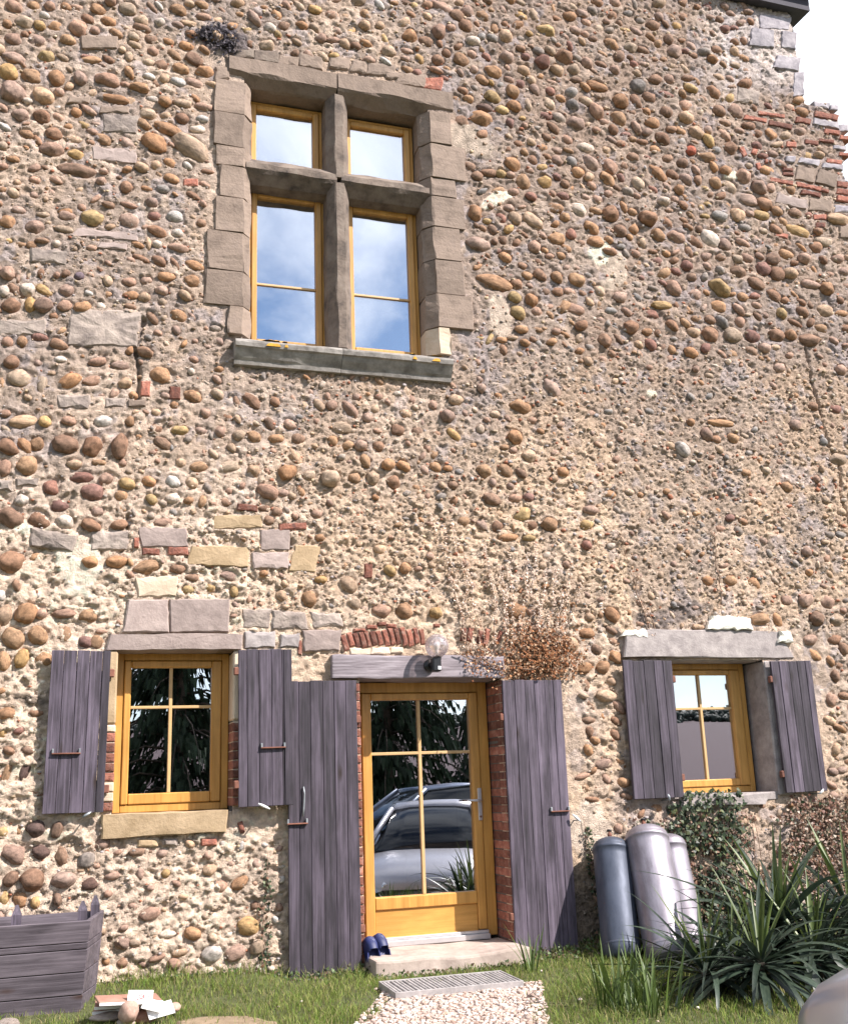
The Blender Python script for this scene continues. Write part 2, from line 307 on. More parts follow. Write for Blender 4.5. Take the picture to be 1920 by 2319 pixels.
# --- pebbles read off the photograph: x y w h angle colour, in enlarged-tile pixels
COLS = {'o': (.37, .215, .11), 'b': (.265, .158, .092), 't': (.43, .305, .20), 'p': (.36, .235, .165), 'w': (.54, .465, .39), 'r': (.25, .135, .095),
        'g': (.28, .24, .20), 'y': (.43, .285, .125), 'd': (.13, .082, .055), 'k': (.42, .12, .06), 'v': (.17, .122, .122), 'c': (.46, .36, .27)}
HAND = [
 (0, 0, .276, """110 305 135 100 0 p;310 320 145 105 10 p;560 325 120 75 5 o;450 195 130 80 -5 o;635 215 160 120 35 p;200 165 150 90 5 t;105 462 165 85 0 p;65 585 160 110 0 y;260 615 170 105 10 o;
460 630 115 115 0 o;655 640 110 100 0 p;880 640 205 120 0 p;95 750 195 150 -5 p;350 775 190 125 10 t;910 795 280 75 5 o;1145 710 165 75 8 o;1060 590 105 65 65 o;340 945 140 95 8 b;170 930 140 85 0 p;440 1090 145 90 0 b;
220 1095 115 70 15 o;600 1130 140 65 -8 t;420 1215 190 100 5 p;625 1255 135 75 5 y;645 1385 330 110 5 b;840 1130 150 75 20 o;1045 1165 150 80 20 p;1265 1170 210 130 30 o;1575 1205 330 150 28 t;1370 1050 200 90 12 o;
1180 1015 120 70 35 o;1220 925 140 85 10 t;1360 935 95 70 0 t;1490 965 110 80 0 b;1350 835 105 70 0 o;1500 845 150 60 3 t;1675 870 140 60 0 p;1460 660 125 65 10 w;1600 670 160 65 15 p;1350 635 75 75 0 t;
1225 620 95 50 10 w;1665 970 100 55 0 w;1620 1055 130 60 -8 w;1250 800 100 50 0 w;1585 470 155 100 15 b;1480 555 140 80 0 o;1680 575 140 85 0 o;1530 365 110 75 -5 o;1435 440 115 65 35 o;1260 405 90 75 10 p;
1240 305 95 80 15 b;1385 325 100 45 15 o;1110 360 110 50 15 t;1095 295 90 60 20 t;955 265 110 60 25 o;780 240 80 70 15 p;890 165 120 65 10 o;730 145 115 70 25 b;800 65 130 75 0 o;1160 160 115 80 10 t;
1165 220 145 60 8 b;1050 65 130 90 5 t;1460 75 135 75 5 o;1310 170 80 65 0 w;1670 130 120 60 0 p;1550 180 130 40 3 t;1570 265 100 60 10 b;1250 55 110 40 50 b;1305 40 90 35 50 w;745 480 180 55 -5 o;
700 445 170 30 0 r;515 465 105 45 20 t;1060 455 60 80 0 t;1215 495 100 55 0 t;1035 1530 100 95 0 b;830 1485 80 60 -20 p;1250 1650 105 80 0 p;890 1675 110 50 5 b;1060 1680 130 45 5 p;1410 1460 125 65 10 o;
1280 1345 100 75 15 t;1395 1325 110 70 25 o;1540 1355 80 55 35 w;1205 1535 105 50 5 o;1335 1545 100 70 0 g;1590 1595 120 50 20 b;1700 1400 110 35 0 b;285 1470 95 55 5 p;460 1475 100 50 20 p;110 1305 100 45 5 o;
280 1595 70 50 10 p;530 1720 130 60 0 o;150 1715 110 60 0 p;110 45 140 95 5 p;275 30 100 65 0 o;410 40 90 70 0 p;1660 30 110 60 10 o;1555 20 90 50 0 t"""),
 (0, 480, .276, """60 65 130 100 0 o;285 110 150 100 5 p;540 20 140 75 0 p;755 45 185 115 0 y;1065 60 155 125 0 p;1270 25 110 70 -10 r;1435 30 130 80 -10 w;1655 85 85 65 0 b;520 135 150 55 3 t;1290 150 150 75 20 b;
1455 165 100 70 0 w;1600 190 135 50 0 t;340 235 120 40 -3 b;70 225 70 45 0 y;1465 285 160 60 10 p;1220 250 110 45 85 t;1290 260 75 60 0 w;1305 400 120 75 35 b;1435 415 110 55 60 b;1595 430 140 75 15 o;
970 385 105 35 0 p;1160 375 140 45 20 b;1575 560 135 95 15 o;1360 530 140 65 -3 o;1200 555 95 60 -15 p;1060 565 120 70 -3 p;885 560 90 75 90 t;650 520 80 65 -10 v;540 500 80 60 -50 b;465 515 50 50 0 p;
335 495 60 75 0 b;240 500 85 45 90 t;150 515 100 50 90 p;65 500 120 100 0 p;545 640 120 90 -5 p;730 660 75 45 20 w;880 665 80 55 -15 o;1075 675 135 65 -8 o;1185 695 95 80 -20 t;1330 645 105 65 5 p;
1520 685 105 75 30 t;30 645 90 95 0 w;140 645 150 70 40 b;225 630 120 100 25 w;370 640 150 75 30 y;90 765 150 110 -35 b;245 755 90 110 0 y;355 765 160 105 -20 p;530 770 120 80 -30 p;670 780 150 95 -25 o;
1065 765 105 45 10 b;1250 860 125 60 52 b;1465 845 140 85 15 o;1680 775 110 80 0 p;60 1060 100 90 5 p;180 1055 90 100 0 o;325 1020 130 70 5 r;475 1075 150 85 15 b;95 1230 130 100 -30 b;155 1360 210 130 -5 t;
345 1395 150 88 90 t;570 1385 210 105 -30 o;420 1315 75 40 0 t;800 1225 145 65 -15 p;1000 1250 180 65 -10 p;760 1380 160 75 -20 p;1030 1400 120 80 -20 t;1190 1150 140 75 20 b;1330 1335 180 125 15 o;1585 1510 130 85 20 o;
1570 1305 60 60 0 w;1285 1640 90 60 20 t;850 1715 150 90 -10 w;1065 1715 75 80 0 o;180 1715 200 100 -15 t;370 1720 100 90 -15 y;565 1715 120 70 0 p;15 1400 50 90 0 o"""),
 (0, 760, .552, """265 447 108 72 -3 b;380 450 90 72 -60 b;492 452 90 64 90 b;30 455 85 58 25 b;105 450 80 45 45 o;152 443 60 55 20 o;113 532 85 72 -40 o;18 540 50 65 10 p;305 527 62 38 0 t;405 520 55 25 0 o;
330 578 95 42 3 r;432 585 62 52 -40 p;520 607 68 45 5 y;210 622 62 58 0 r;380 640 85 65 0 r;497 652 55 42 -10 o;240 693 70 50 0 r;45 745 110 72 28 b;158 752 92 62 25 b;265 762 72 50 0 w;370 778 88 48 18 b;490 775 70 38 -10 b;
400 720 52 40 0 p;497 710 45 28 0 o;45 928 110 82 -15 b;370 928 68 45 10 o;478 928 88 45 -5 o;600 948 108 48 -14 o;728 957 60 38 0 b;940 985 70 42 0 p;672 765 75 40 -5 p;710 663 60 45 -12 w;620 672 48 38 40 y;775 675 38 30 0 o;
830 680 52 30 -75 o;925 682 52 35 10 b;710 598 60 42 30 w;612 597 58 40 20 o;790 602 50 42 20 t;1100 640 80 52 22 p;1040 553 55 50 0 t;1175 562 72 58 -35 o;1270 570 55 38 -20 t;1358 585 78 62 5 t;1455 583 50 42 0 o;1530 583 55 55 0 t;
1615 597 55 50 0 b;938 537 90 42 -20 t;815 537 75 38 -10 o;742 518 45 38 -15 t;668 440 68 40 30 b;640 382 65 45 -45 b;735 388 70 35 -5 y;905 393 42 42 0 p;825 387 45 32 0 p;930 330 58 30 20 b;980 408 52 42 -20 t;1043 413 60 48 5 o;
1135 418 60 38 -5 o;1108 355 60 48 45 b;1190 362 55 40 20 p;1225 420 50 42 0 b;1400 375 95 48 8 t;1440 300 85 42 48 p;1035 262 85 55 35 b;890 238 58 40 35 t;790 245 68 46 15 o;1250 285 45 40 40 t;1310 283 52 36 50 t;
1128 268 46 38 40 b;970 268 46 24 75 b;1212 492 65 42 48 t;1500 515 55 36 70 o;1590 530 50 45 0 o;1655 535 60 38 28 o;1480 452 48 42 0 p;1555 452 48 42 0 b;1430 450 45 40 0 o;1365 430 40 40 0 o;1665 318 50 35 20 t;1635 385 55 45 10 b;
1715 393 45 42 10 b;1300 730 45 35 0 p;1085 705 60 28 0 b;1105 757 40 40 0 b;1137 722 40 38 0 b;1430 1022 80 60 20 t;1165 1068 62 46 25 t;1268 1080 62 62 0 o;1315 1003 50 32 0 y;1455 1095 60 46 15 t;1565 1130 75 50 0 p;1665 1128 72 68 0 o;
1597 965 48 40 20 y;1663 955 45 45 0 o;1560 875 50 35 0 t;1315 828 40 30 0 o;772 1042 48 35 0 y;865 1032 42 30 0 y;960 1052 42 34 90 y;790 992 55 28 0 b;20 1145 70 85 0 t;108 1140 98 78 -40 o;170 1142 48 45 0 p;265 1140 95 36 -3 p;
360 1142 80 66 -8 o;57 1240 88 74 45 o;155 1230 80 68 0 o;265 1228 66 58 90 o;350 1255 55 50 0 r;395 1258 65 60 -10 o;415 1213 50 22 0 p;12 1335 50 78 0 o;90 1325 80 58 -80 y;180 1328 70 58 -20 o"""),
 (0, 1420, .437, """40 445 90 70 -10 o;190 445 85 40 0 b;95 540 50 35 -10 r;15 545 60 42 90 y;45 640 62 40 25 b;145 640 70 42 10 b;30 765 110 44 -72 o;130 745 105 46 -72 d;185 1045 95 78 0 d;295 1050 88 55 -70 b;95 1055 45 30 90 o;
10 1065 55 65 0 y;70 1175 130 100 25 p;208 1170 98 70 18 d;325 1190 98 64 75 b;450 1210 100 80 -40 g;55 1310 90 66 -60 b;168 1312 120 105 10 b;328 1310 125 78 -5 p;462 1335 92 65 -15 d;20 1405 60 75 0 y;105 1415 90 75 -80 o;183 1430 60 48 90 y;
297 1412 70 42 80 b;708 1168 80 45 -5 b;840 1175 50 48 0 p;860 1278 45 45 0 y;728 1280 60 35 85 p;585 1290 80 40 -8 p;1085 1260 66 62 -30 t;1145 1345 70 66 10 p;1240 1330 85 60 -35 o;560 1385 45 35 0 p;775 1490 115 62 -12 p;865 1595 90 42 0 w;
995 1592 95 66 8 o;1285 1552 115 90 0 y;1100 1697 110 85 -10 w;1225 1690 112 78 -15 p;1335 1660 85 66 -55 t;985 1795 85 78 0 p;1085 1790 70 60 0 w;640 1745 70 60 -5 b;640 1640 95 70 25 p;815 1715 92 34 -18 p;1325 1450 45 50 0 b;1345 1780 62 58 0 w;
700 1640 60 40 10 t;930 1690 90 40 -10 t;1180 1590 60 50 0 w;900 1750 70 60 0 p;1000 1260 40 30 10 t;1200 1230 40 28 0 p;1330 1230 40 40 20 p;690 1450 50 34 15 p;950 1400 50 30 0 t;420 1260 40 30 0 t;500 1240 40 34 0 p"""),
 (960, 760, .552, """400 290 85 50 15 o;525 210 75 56 38 p;375 415 58 50 45 o;432 492 60 45 0 t;250 552 60 48 15 o;335 552 60 50 20 o;570 560 48 42 0 o;398 565 52 30 30 b;405 725 75 58 -15 y;275 670 66 42 15 b;375 665 55 32 -8 p;430 663 42 35 0 r;
242 775 52 48 0 p;300 780 48 48 0 b;440 775 62 50 12 b;515 775 65 48 0 o;240 820 70 35 0 t;345 828 78 30 -5 o;432 830 55 25 -5 y;668 775 55 42 -15 y;760 650 55 35 0 o;950 668 50 20 5 w;685 715 60 38 5 p;1060 465 66 40 45 w;1160 405 54 40 65 p;
1220 358 98 26 0 o;1325 563 40 28 0 o;1270 420 45 38 20 o;1200 425 42 32 0 b;95 330 54 50 -10 p;130 262 55 40 0 t;50 400 45 35 20 b;125 405 64 34 38 y;50 535 52 40 32 o;165 760 42 40 0 o;130 675 55 42 15 b;120 612 40 35 0 b;380 1125 100 62 0 o;
50 1135 50 48 0 y;770 1145 66 44 38 o;670 1220 60 42 -5 o;660 1365 64 42 -18 o;735 1362 54 48 -20 o;710 1288 42 38 20 b;680 1155 38 30 0 t;665 860 40 34 30 r;1260 1003 48 38 0 o;1165 1000 52 42 30 o;1360 1015 48 42 40 o;1570 885 40 42 0 p;
1255 748 35 28 0 r;1310 760 42 28 15 b;1490 620 45 38 20 o;1705 505 75 45 0 t;1525 365 45 42 0 p;1610 1162 52 52 0 b;1697 1165 55 50 0 t;1455 1165 52 40 50 o;1375 1165 80 45 -5 o;1585 1250 58 42 -18 p;1690 1248 55 38 -10 b;1605 1310 64 38 38 o;
1660 1090 58 52 15 p;1565 1085 55 48 -30 p;1490 1085 42 38 0 p;1600 290 40 34 0 b;1690 300 44 36 0 r;1460 130 44 38 -10 p;1710 140 40 40 0 p"""),
 (960, 0, .552, """80 25 105 45 12 p;500 120 70 40 10 y;335 145 52 45 0 t;845 185 65 38 8 t;575 230 62 52 10 b;770 175 55 42 15 o;340 230 54 48 20 p;285 292 70 42 15 o;280 392 65 42 10 y;235 478 92 58 8 o;250 437 60 32 0 d;320 447 50 32 0 y;625 502 72 52 0 p;
800 482 65 52 5 o;805 415 60 50 0 o;710 455 62 48 60 p;500 470 62 32 5 r;665 602 65 35 0 w;715 352 85 32 8 o;1120 540 62 48 8 t;980 562 55 55 0 b;938 502 55 38 0 o;365 670 62 50 35 o;410 742 62 52 90 o;495 745 58 48 15 y;630 705 50 45 0 o;690 665 72 52 45 p;
765 680 66 48 50 p;755 730 64 44 28 o;960 705 74 50 28 o;880 750 62 44 55 t;265 708 62 30 -3 b;210 870 68 58 85 o;450 905 88 50 32 t;375 895 54 44 40 t;545 850 65 45 0 o;635 855 66 46 32 w;765 877 62 55 0 b;918 897 68 50 10 b;985 825 50 35 0 w;690 930 62 48 25 o;
805 945 55 45 0 b;960 962 56 46 25 o;1035 970 70 44 14 p;1110 985 64 40 28 b;1180 975 76 58 22 w;225 1000 98 52 -2 p;545 977 68 45 0 o;705 992 65 42 0 o;195 1055 60 25 0 t;285 1155 125 60 8 o;203 1192 80 42 -3 o;630 1145 65 48 15 o;545 1135 52 38 60 o;385 1280 66 48 28 y;
370 1218 52 38 25 y;440 1230 50 50 0 o;575 1255 66 40 -48 o;625 1265 80 45 15 p;805 1217 50 40 0 p;550 1192 50 40 0 b;1215 1180 85 55 35 y;1025 1180 66 54 30 p;980 1250 92 30 -5 y;1210 1253 55 45 10 o;1115 1205 52 42 0 p;935 1285 70 38 5 r;850 1342 55 48 0 b;
1105 1360 55 40 0 t;1175 1370 65 50 5 b;1265 1370 75 60 0 t;1345 1375 60 50 0 r;1450 1370 65 50 0 b;1580 1395 80 45 0 b;1470 1283 42 45 0 y;400 1350 50 32 0 o;320 1392 42 28 0 o;1095 615 40 38 0 k;1265 600 55 50 20 b;1240 700 42 38 0 o;1325 815 88 44 10 p;
1395 835 62 52 0 b;1385 880 62 38 0 y;1215 450 50 40 10 b;925 395 50 44 0 b;1075 480 54 42 10 t;140 55 60 45 10 b;180 40 50 42 0 p;245 60 60 40 10 o;60 130 50 50 0 p;150 240 62 46 5 o;200 165 54 34 0 w;485 255 56 46 0 r;615 280 50 42 0 t;670 255 52 40 20 p;
860 640 48 42 0 b;1155 640 75 36 -3 o;1200 745 50 44 20 o;1255 760 62 42 40 t;1310 720 56 54 20 p;1235 1000 54 46 0 p;1330 1055 46 38 0 p;1430 1060 60 46 -10 b;1500 1120 56 40 0 t;1590 1165 70 34 0 p;1450 1120 66 56 0 b;1395 1100 60 54 20 r;1540 945 90 40 8 y;
1700 895 90 40 0 t;1640 990 70 34 0 t;1490 1040 54 40 0 o;1610 1010 50 44 0 b;1700 1060 56 34 -5 p;1725 1110 50 36 0 p;1435 1210 60 40 20 b;1560 1060 46 40 0 p;1650 1270 60 46 0 t;1360 1160 58 42 20 b;1290 1110 60 44 20 b"""),
]
# --- dressed stones and bricks showing in the wall: cx cy w h angle material
BLK = {'S': M_STONE, 'M': M_MAUVE, 'O': M_OCHRE, 'F': M_FLAKY, 'C': M_CREAM, 'W': M_WHITE, 'G': M_CONC, 'B': M_BRICK, 'Q': M_QUOIN}
BLOCKS = [
 (0, 0, .276, "820 345 300 100 0 S;990 1010 300 150 3 F;920 1265 360 100 6 M;650 820 180 50 0 S;930 895 240 50 0 S;1565 1495 120 60 0 B"),
 (0, 480, .276, "880 185 540 62 5 M;920 278 230 45 5 M;860 950 580 290 0 F;190 940 380 130 0 F;600 1555 270 120 0 F;950 1562 170 80 0 F;1120 1572 140 52 0 S;1195 1450 78 130 3 B;1435 1485 90 105 3 B;400 360 320 110 6 F"),
 (0, 760, .552, "670 825 190 82 0 M;975 765 190 52 -2 O;1125 835 118 86 0 M;905 905 250 78 3 O;1115 925 150 64 0 M;1250 915 104 110 8 O;618 886 72 28 0 B;730 884 84 34 0 B;1200 785 116 28 -5 B;1015 706 84 26 6 B;640 1030 170 78 0 C;1050 1160 118 80 4 F;1190 1170 150 78 0 F;1340 1165 128 66 0 F;1320 1255 150 84 0 M;1062 1250 132 64 0 G;1186 1250 78 54 0 G;215 838 190 70 8 F;452 838 150 80 0 F;110 603 90 32 0 F;20 618 60 48 0 F;1510 965 34 60 0 B;1230 1280 16 60 0 B;560 850 20 40 0 B"),
 (1560, 200, .207, "730 330 250 46 10 B;1000 397 260 52 12 B;900 283 300 36 8 B;1250 350 170 62 10 B;1500 300 260 56 10 B;1500 385 270 70 12 Q;1560 478 170 46 8 B;1120 612 110 62 3 B;1340 590 150 46 8 B;1500 575 170 36 8 B;1080 888 120 36 3 B;1080 938 120 38 3 B;1010 1012 260 46 10 B;1310 1072 280 48 12 B;1330 1150 216 46 12 B;1480 1118 100 36 12 B;1590 796 170 44 10 B;1570 855 240 52 8 Q;1310 800 230 66 10 Q;1110 772 96 66 5 Q;1650 645 150 46 8 Q;1450 180 170 62 8 Q;1585 208 86 56 5 Q;1690 430 100 80 0 Q;1265 940 206 166 10 S;1500 985 226 160 15 S;1440 1275 256 126 5 S;1120 1235 360 100 12 M;1700 1570 120 140 0 S;1690 1320 200 76 0 Q;590 690 50 110 -25 B;715 690 60 60 20 B;760 850 46 76 -20 B;845 795 34 44 0 B;1010 1605 150 50 12 B;1440 1492 110 56 0 B;1430 1405 140 60 0 B;1690 1130 150 60 10 B;1690 1210 150 60 10 B;1700 720 120 40 8 B;1710 540 120 50 8 B;1680 1050 120 60 8 B"),
 (1640, 0, .162, "530 535 330 260 3 Q;895 565 200 240 4 Q;700 300 440 180 4 Q;880 880 360 200 8 Q;1040 1170 150 330 2 Q;820 70 220 130 3 Q;330 1330 330 200 8 F"),
 (700, 1380, .253, "".join(f"{x} {y} {w} {h} {a} B;" for x, y, w, h, a in [(320, 300, 46, 150, -18), (372, 270, 42, 130, -16), (425, 275, 46, 140, -16), (480, 275, 44, 150, -15), (526, 265, 36, 150, -15), (578, 262, 50, 140, -14), (630, 258, 44, 140, -13), (688, 255, 46, 150, -13), (740, 248, 40, 160, -13), (792, 245, 44, 150, -12), (846, 245, 42, 160, -12), (905, 255, 46, 150, -11), (958, 240, 40, 140, -10), (1012, 250, 42, 140, -8), (1380, 225, 48, 120, 8), (1440, 225, 46, 120, 9), (1530, 250, 48, 120, 10), (1585, 250, 44, 150, 12), (1700, 250, 40, 120, 20), (560, 160, 95, 34, 0), (650, 132, 80, 30, -3), (735, 148, 90, 34, 2), (450, 185, 110, 26, -2), (1140, 145, 60, 30, 0)])+"460 380 190 62 2 C;640 372 170 56 0 C;780 365 110 48 0 C"),
 (0, 1420, .437, "1082 1116 84 36 -3 B;765 1120 100 34 0 O;880 1118 80 32 0 F;1250 1040 26 60 -15 B"),
]
def parse(D):
    out = []
    for ox, oy, s, txt in D:
        for e in txt.replace('\n', '').split(';'):
            q = e.split()
            if len(q) == 6: out.append((ox+float(q[0])*s, oy+float(q[1])*s, float(q[2])*s, float(q[3])*s, float(q[4]), q[5]))
    return out
HANDP = parse(HAND); BLOCKP = parse(BLOCKS)
# areas of the photograph's wall where no pebble shows: quads of (x, y)
KEEP_OUT = [[(470, 85), (1020, 190), (1060, 330), (1080, 760), (1050, 815), (520, 780), (455, 700), (485, 180)],
            [(95, 1425), (672, 1425), (672, 1905), (95, 1905)], [(640, 1480), (1320, 1480), (1320, 2250), (640, 2250)], [(690, 1395), (1150, 1395), (1150, 1560), (690, 1560)],
            [(1398, 1415), (1880, 1430), (1880, 1820), (1425, 1830)], [(275, 1350), (525, 1350), (525, 1440), (275, 1440)]]
PATCH = [(1060+30, 335, 55, 32, .42), (1130, 445, 28, 16, .75), (1330, 590, 26, 24, .8), (1375, 610, 34, 36, .46), (1122, 700, 45, 50, .5), (1670, 365, 22, 14, .8), (1508, 900, 15, 13, .8), (150, 1300, 60, 70, .72), (35, 1212, 22, 14, .85), (1350, 1890, 50, 70, .55)]
def in_poly(x, y, poly):
    c = False; n = len(poly)
    for i in range(n):
        x1, y1 = poly[i]; x2, y2 = poly[(i+1) % n]
        if (y1 > y) != (y2 > y) and x < (x2-x1)*(y-y1)/(y2-y1)+x1: c = not c
    return c
def zone(x, y):
    """spacing, width range, angle mean, angle spread, colour string, height ratio"""
    if x > 1700 and y < 225-0.0*x: return None
    if x > 1540 and y < 110: return (24, 18, 28, 5, 20, 'bbpr', .7)
    if x > 930 and y < 800:
        if x > 1180 and 560 < y: return (24, 20, 33, 18, 30, 'obpbotprbg', .68)
        return (25.5, 19, 34, 12, 30, 'oobbpptgbyr', .70)
    if y < 330: return (35, 22, 40, 10, 25, 'ooppttbwpy', .62)
    if x < 480 and y < 720: return (37, 15, 32, 5, 25, 'oppttbwwpt', .6)
    if x < 300 and y < 1000: return (52, 20, 36, 0, 40, 'pptobw', .62)
    if x < 260: return (70, 18, 34, 0, 50, 'ptobw', .65)
    if y < 1000 and x < 700: return (42, 14, 26, 20, 35, 'pptpogc', .66)
    if x < 1000 and y < 1150: return (38, 14, 26, 15, 40, 'pptpogc', .72)
    if y < 1420: return (36, 10, 22, 15, 35, 'optptggttpc', .70)
    if 1270 < x < 1440 and y < 1850: return (41, 26, 40, 30, 25, 'oobbpt', .62)
    if x > 1840 and y < 1850: return (40, 24, 38, 20, 30, 'obptp', .68)
    if x > 1180 and y > 1850: return (95, 16, 30, 10, 40, 'pt', .65)
    if x < 700: return (50, 12, 26, 0, 40, 'pptw', .62)
    return (46, 16, 30, 10, 40, 'optpb', .65)
R = random.Random(3)
peb = [(x, y, w*1.04, h*1.04, a, c) for x, y, w, h, a, c in HANDP]
pp = np.array([(p[0], p[1], (p[2]+p[3])/4) for p in peb]); blk = [(b[0], b[1], b[2]/2+8, b[3]/2+8) for b in BLOCKP]
acc = [tuple(q) for q in pp]; AX = np.zeros(9000); AY = np.zeros(9000); AR = np.zeros(9000); na = len(acc)
for i, q in enumerate(acc): AX[i], AY[i], AR[i] = q
for k in range(42000):
    x = R.uniform(-160, 2060); y = R.uniform(-130, 2200); zn = zone(x, y)
    if zn is None or R.random() > 1.0: continue
    if P(x, y)[1] < .12 or P(x, y)[0] > 7.74 or any(in_poly(x, y, q) for q in KEEP_OUT): continue
    if any(abs(x-b[0]) < b[2] and abs(y-b[1]) < b[3] for b in blk): continue
    sp, w0, w1, am, asd, cs, hr = zn
    w = R.uniform(w0, w1)*(0.75 if R.random() < .3 else 1); h = w*min(1.0, max(.38, R.gauss(hr, .14))); rr = (w+h)/4
    d = np.hypot(AX[:na]-x, AY[:na]-y)
    if ((d < sp*0.55) | (d < rr+AR[:na]*1.02+1.5)).any() or (d < sp*0.95).sum() > 2: continue
    if any(abs(x-q[0]) < q[2] and abs(y-q[1]) < q[3] for q in PATCH): continue
    AX[na], AY[na], AR[na] = x, y, rr; na += 1
    peb.append((x, y, w, h, R.gauss(am, asd), R.choice(cs)))
def local_scale(px, py):
    a = P(px, py); b = P(px+1, py); c = P(px, py+1)
    return math.hypot(b[0]-a[0], b[1]-a[1]), math.hypot(c[0]-a[0], c[1]-a[1])
PEB = []                                               # world: x, z, rx, rz, angle, depth radius, protrusion, colour
for ip, (px, py, w, h, a, c) in enumerate(peb):
    if any(in_poly(px, py, q) for q in KEEP_OUT[:1]): continue
    x, z = P(px, py); sx, sz = local_scale(px, py); ar = math.radians(a)
    rx = w/2*math.hypot(math.cos(ar)*sx, math.sin(ar)*sz); rz = h/2*math.hypot(math.sin(ar)*sx, math.cos(ar)*sz)
    if any(o[0]-.02 < x < o[1]+.02 and o[2]-.02 < z < o[3]+.02 for o in OPEN.values()): continue
    ry = min(rx, rz)*R.uniform(.85, 1.15); col = COLS[c]; j = R.uniform(.80, 1.16); j2 = R.uniform(-.07, .07)
    g_ = (col[0]+col[1]+col[2])/3; k_ = 1.0; col = [g_+(q_-g_)*k_ for q_ in col]
    PEB.append((x, z, rx, rz, -ar, ry, R.uniform(-.22, .24) if ip < len(HANDP) else R.uniform(-.46, .20), (col[0]*j*(1+j2), col[1]*j, col[2]*j*(1-j2)+.012)))

# --- the wall surface: a fine relief of mortar, hollowed round each pebble
STEP = 0.0118
def axis(lo, hi, marks, fine0, fine1):
    a = list(np.arange(lo, fine0, .12))+list(np.arange(fine0, fine1, STEP))+list(np.arange(fine1, hi+.05, .12))
    a = [q for q in a if all(abs(q-m) > STEP*.55 for m in marks)]+list(marks)
    return np.array(sorted(a))
xs = axis(-3.0, 8.1, [o[i] for o in OPEN.values() for i in (0, 1)]+[7.46, 8.02], -1.5, 8.1)
zs = axis(-0.1, 10.3, [o[i] for o in OPEN.values() for i in (2, 3)]+[8.66], 0.0, 10.25)
nx, nzz = len(xs), len(zs); X, Z = np.meshgrid(xs, zs, indexing='ij')
vx, vy, vz = X-CAM.x, np.full_like(X, -CAM.y), Z-CAM.z
ww = vx*_f.x+vy*_f.y+vz*_f.z; PX = 960+FPX*(vx*_r.x+vy*_r.y+vz*_r.z)/ww; PY = 1159.5-FPX*(vx*_u.x+vy*_u.y+vz*_u.z)/ww
wob = 60*(fbm(X*.9, Z*.9, 51, 3)-.5)*2; QX, QY = PX+wob, PY+60*(fbm(X*.9+40, Z*.9, 55, 3)-.5)*2
coarse = sstep(560, 760, QX)*sstep(760, 830, QY)*(1-sstep(1330, 1450, QY))            # gritty middle band
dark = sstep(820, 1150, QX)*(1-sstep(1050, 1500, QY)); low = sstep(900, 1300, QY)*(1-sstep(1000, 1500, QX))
wx, wz = X+.05*(fbm(X*9, Z*9, 21, 2)-.5), Z+.05*(fbm(X*9+7, Z*9, 25, 2)-.5)
c1, e1 = cells(wx*11, wz*15, 31); c2, e2 = cells(wx*26, wz*34, 33); c3, e3 = cells(wx*52, wz*60, 35)
H = .022*(fbm(X*1.3, Z*1.3, 3, 3)-.5)+(.018+.014*low)*(c1-.5)*(1-.55*coarse)+(.013+.010*low)*(c2-.5)+.013*(c3-.5)*(.7+.7*coarse)+.022*(fbm(X*24, Z*24, 9, 3, .7)-.5)
H -= .010*(1-sstep(0, .10, e1))*(1-.6*coarse)*(fbm(X*2.1, Z*2.1, 61, 2) > .5)
H -= (.012+.008*low)*sstep(.52, .70, fbm(X*6, Z*8, 13, 3))                                        # pock marks
def near_grid(x, z, r):
    return slice(np.searchsorted(xs, x-r), np.searchsorted(xs, x+r)), slice(np.searchsorted(zs, z-r), np.searchsorted(zs, z+r))
for x, z, rx, rz, a, ry, pr, col in PEB:
    i, j = near_grid(x, z, max(rx, rz)*1.7)
    dx, dz = X[i, j]-x, Z[i, j]-z; u = (dx*math.cos(a)+dz*math.sin(a))/rx; v = (-dx*math.sin(a)+dz*math.cos(a))/rz
    q = np.hypot(u, v); s = min(1.0, min(rx, rz)/.03)
    H[i, j] = np.where(q < 1.5, H[i, j]*(1-.5*np.exp(-(q-1)**2*8))-s*.017*np.exp(-((q-1.0)/.20)**2), H[i, j])
for px, py, rx, ry_, b in PATCH:
    q = np.hypot((QX-px)/rx, (QY-py)/ry_); k = 1-sstep(.75, 1.05, q); H = H*(1-.7*k)+.006*k
def crack(pts, wdt, dep):
    d = np.full_like(X, 9.0)
    for (a, b), (c, e) in zip(pts[:-1], pts[1:]):
        a, b = P(a, b); c, e = P(c, e); L2 = (c-a)**2+(e-b)**2
        t = np.clip(((X-a)*(c-a)+(Z-b)*(e-b))/L2, 0, 1); d = np.minimum(d, np.hypot(X-a-t*(c-a), Z-b-t*(e-b)))
    return dep*(1-sstep(wdt*.4, wdt, d+.012*(fbm(X*25, Z*25, 71, 2)-.5)))
H -= crack([(326, 722), (318, 750), (306, 785), (314, 820), (316, 870), (312, 905)], .026, .05)
H -= crack([(1822, 770), (1838, 860), (1860, 940), (1876, 1005), (1902, 1050), (1906, 1130), (1925, 1190)], .018, .04)
H -= crack([(290, 1170), (288, 1220), (275, 1245)], .02, .03)
H -= crack([(582, 1050), (585, 1090), (578, 1130)], .014, .02)
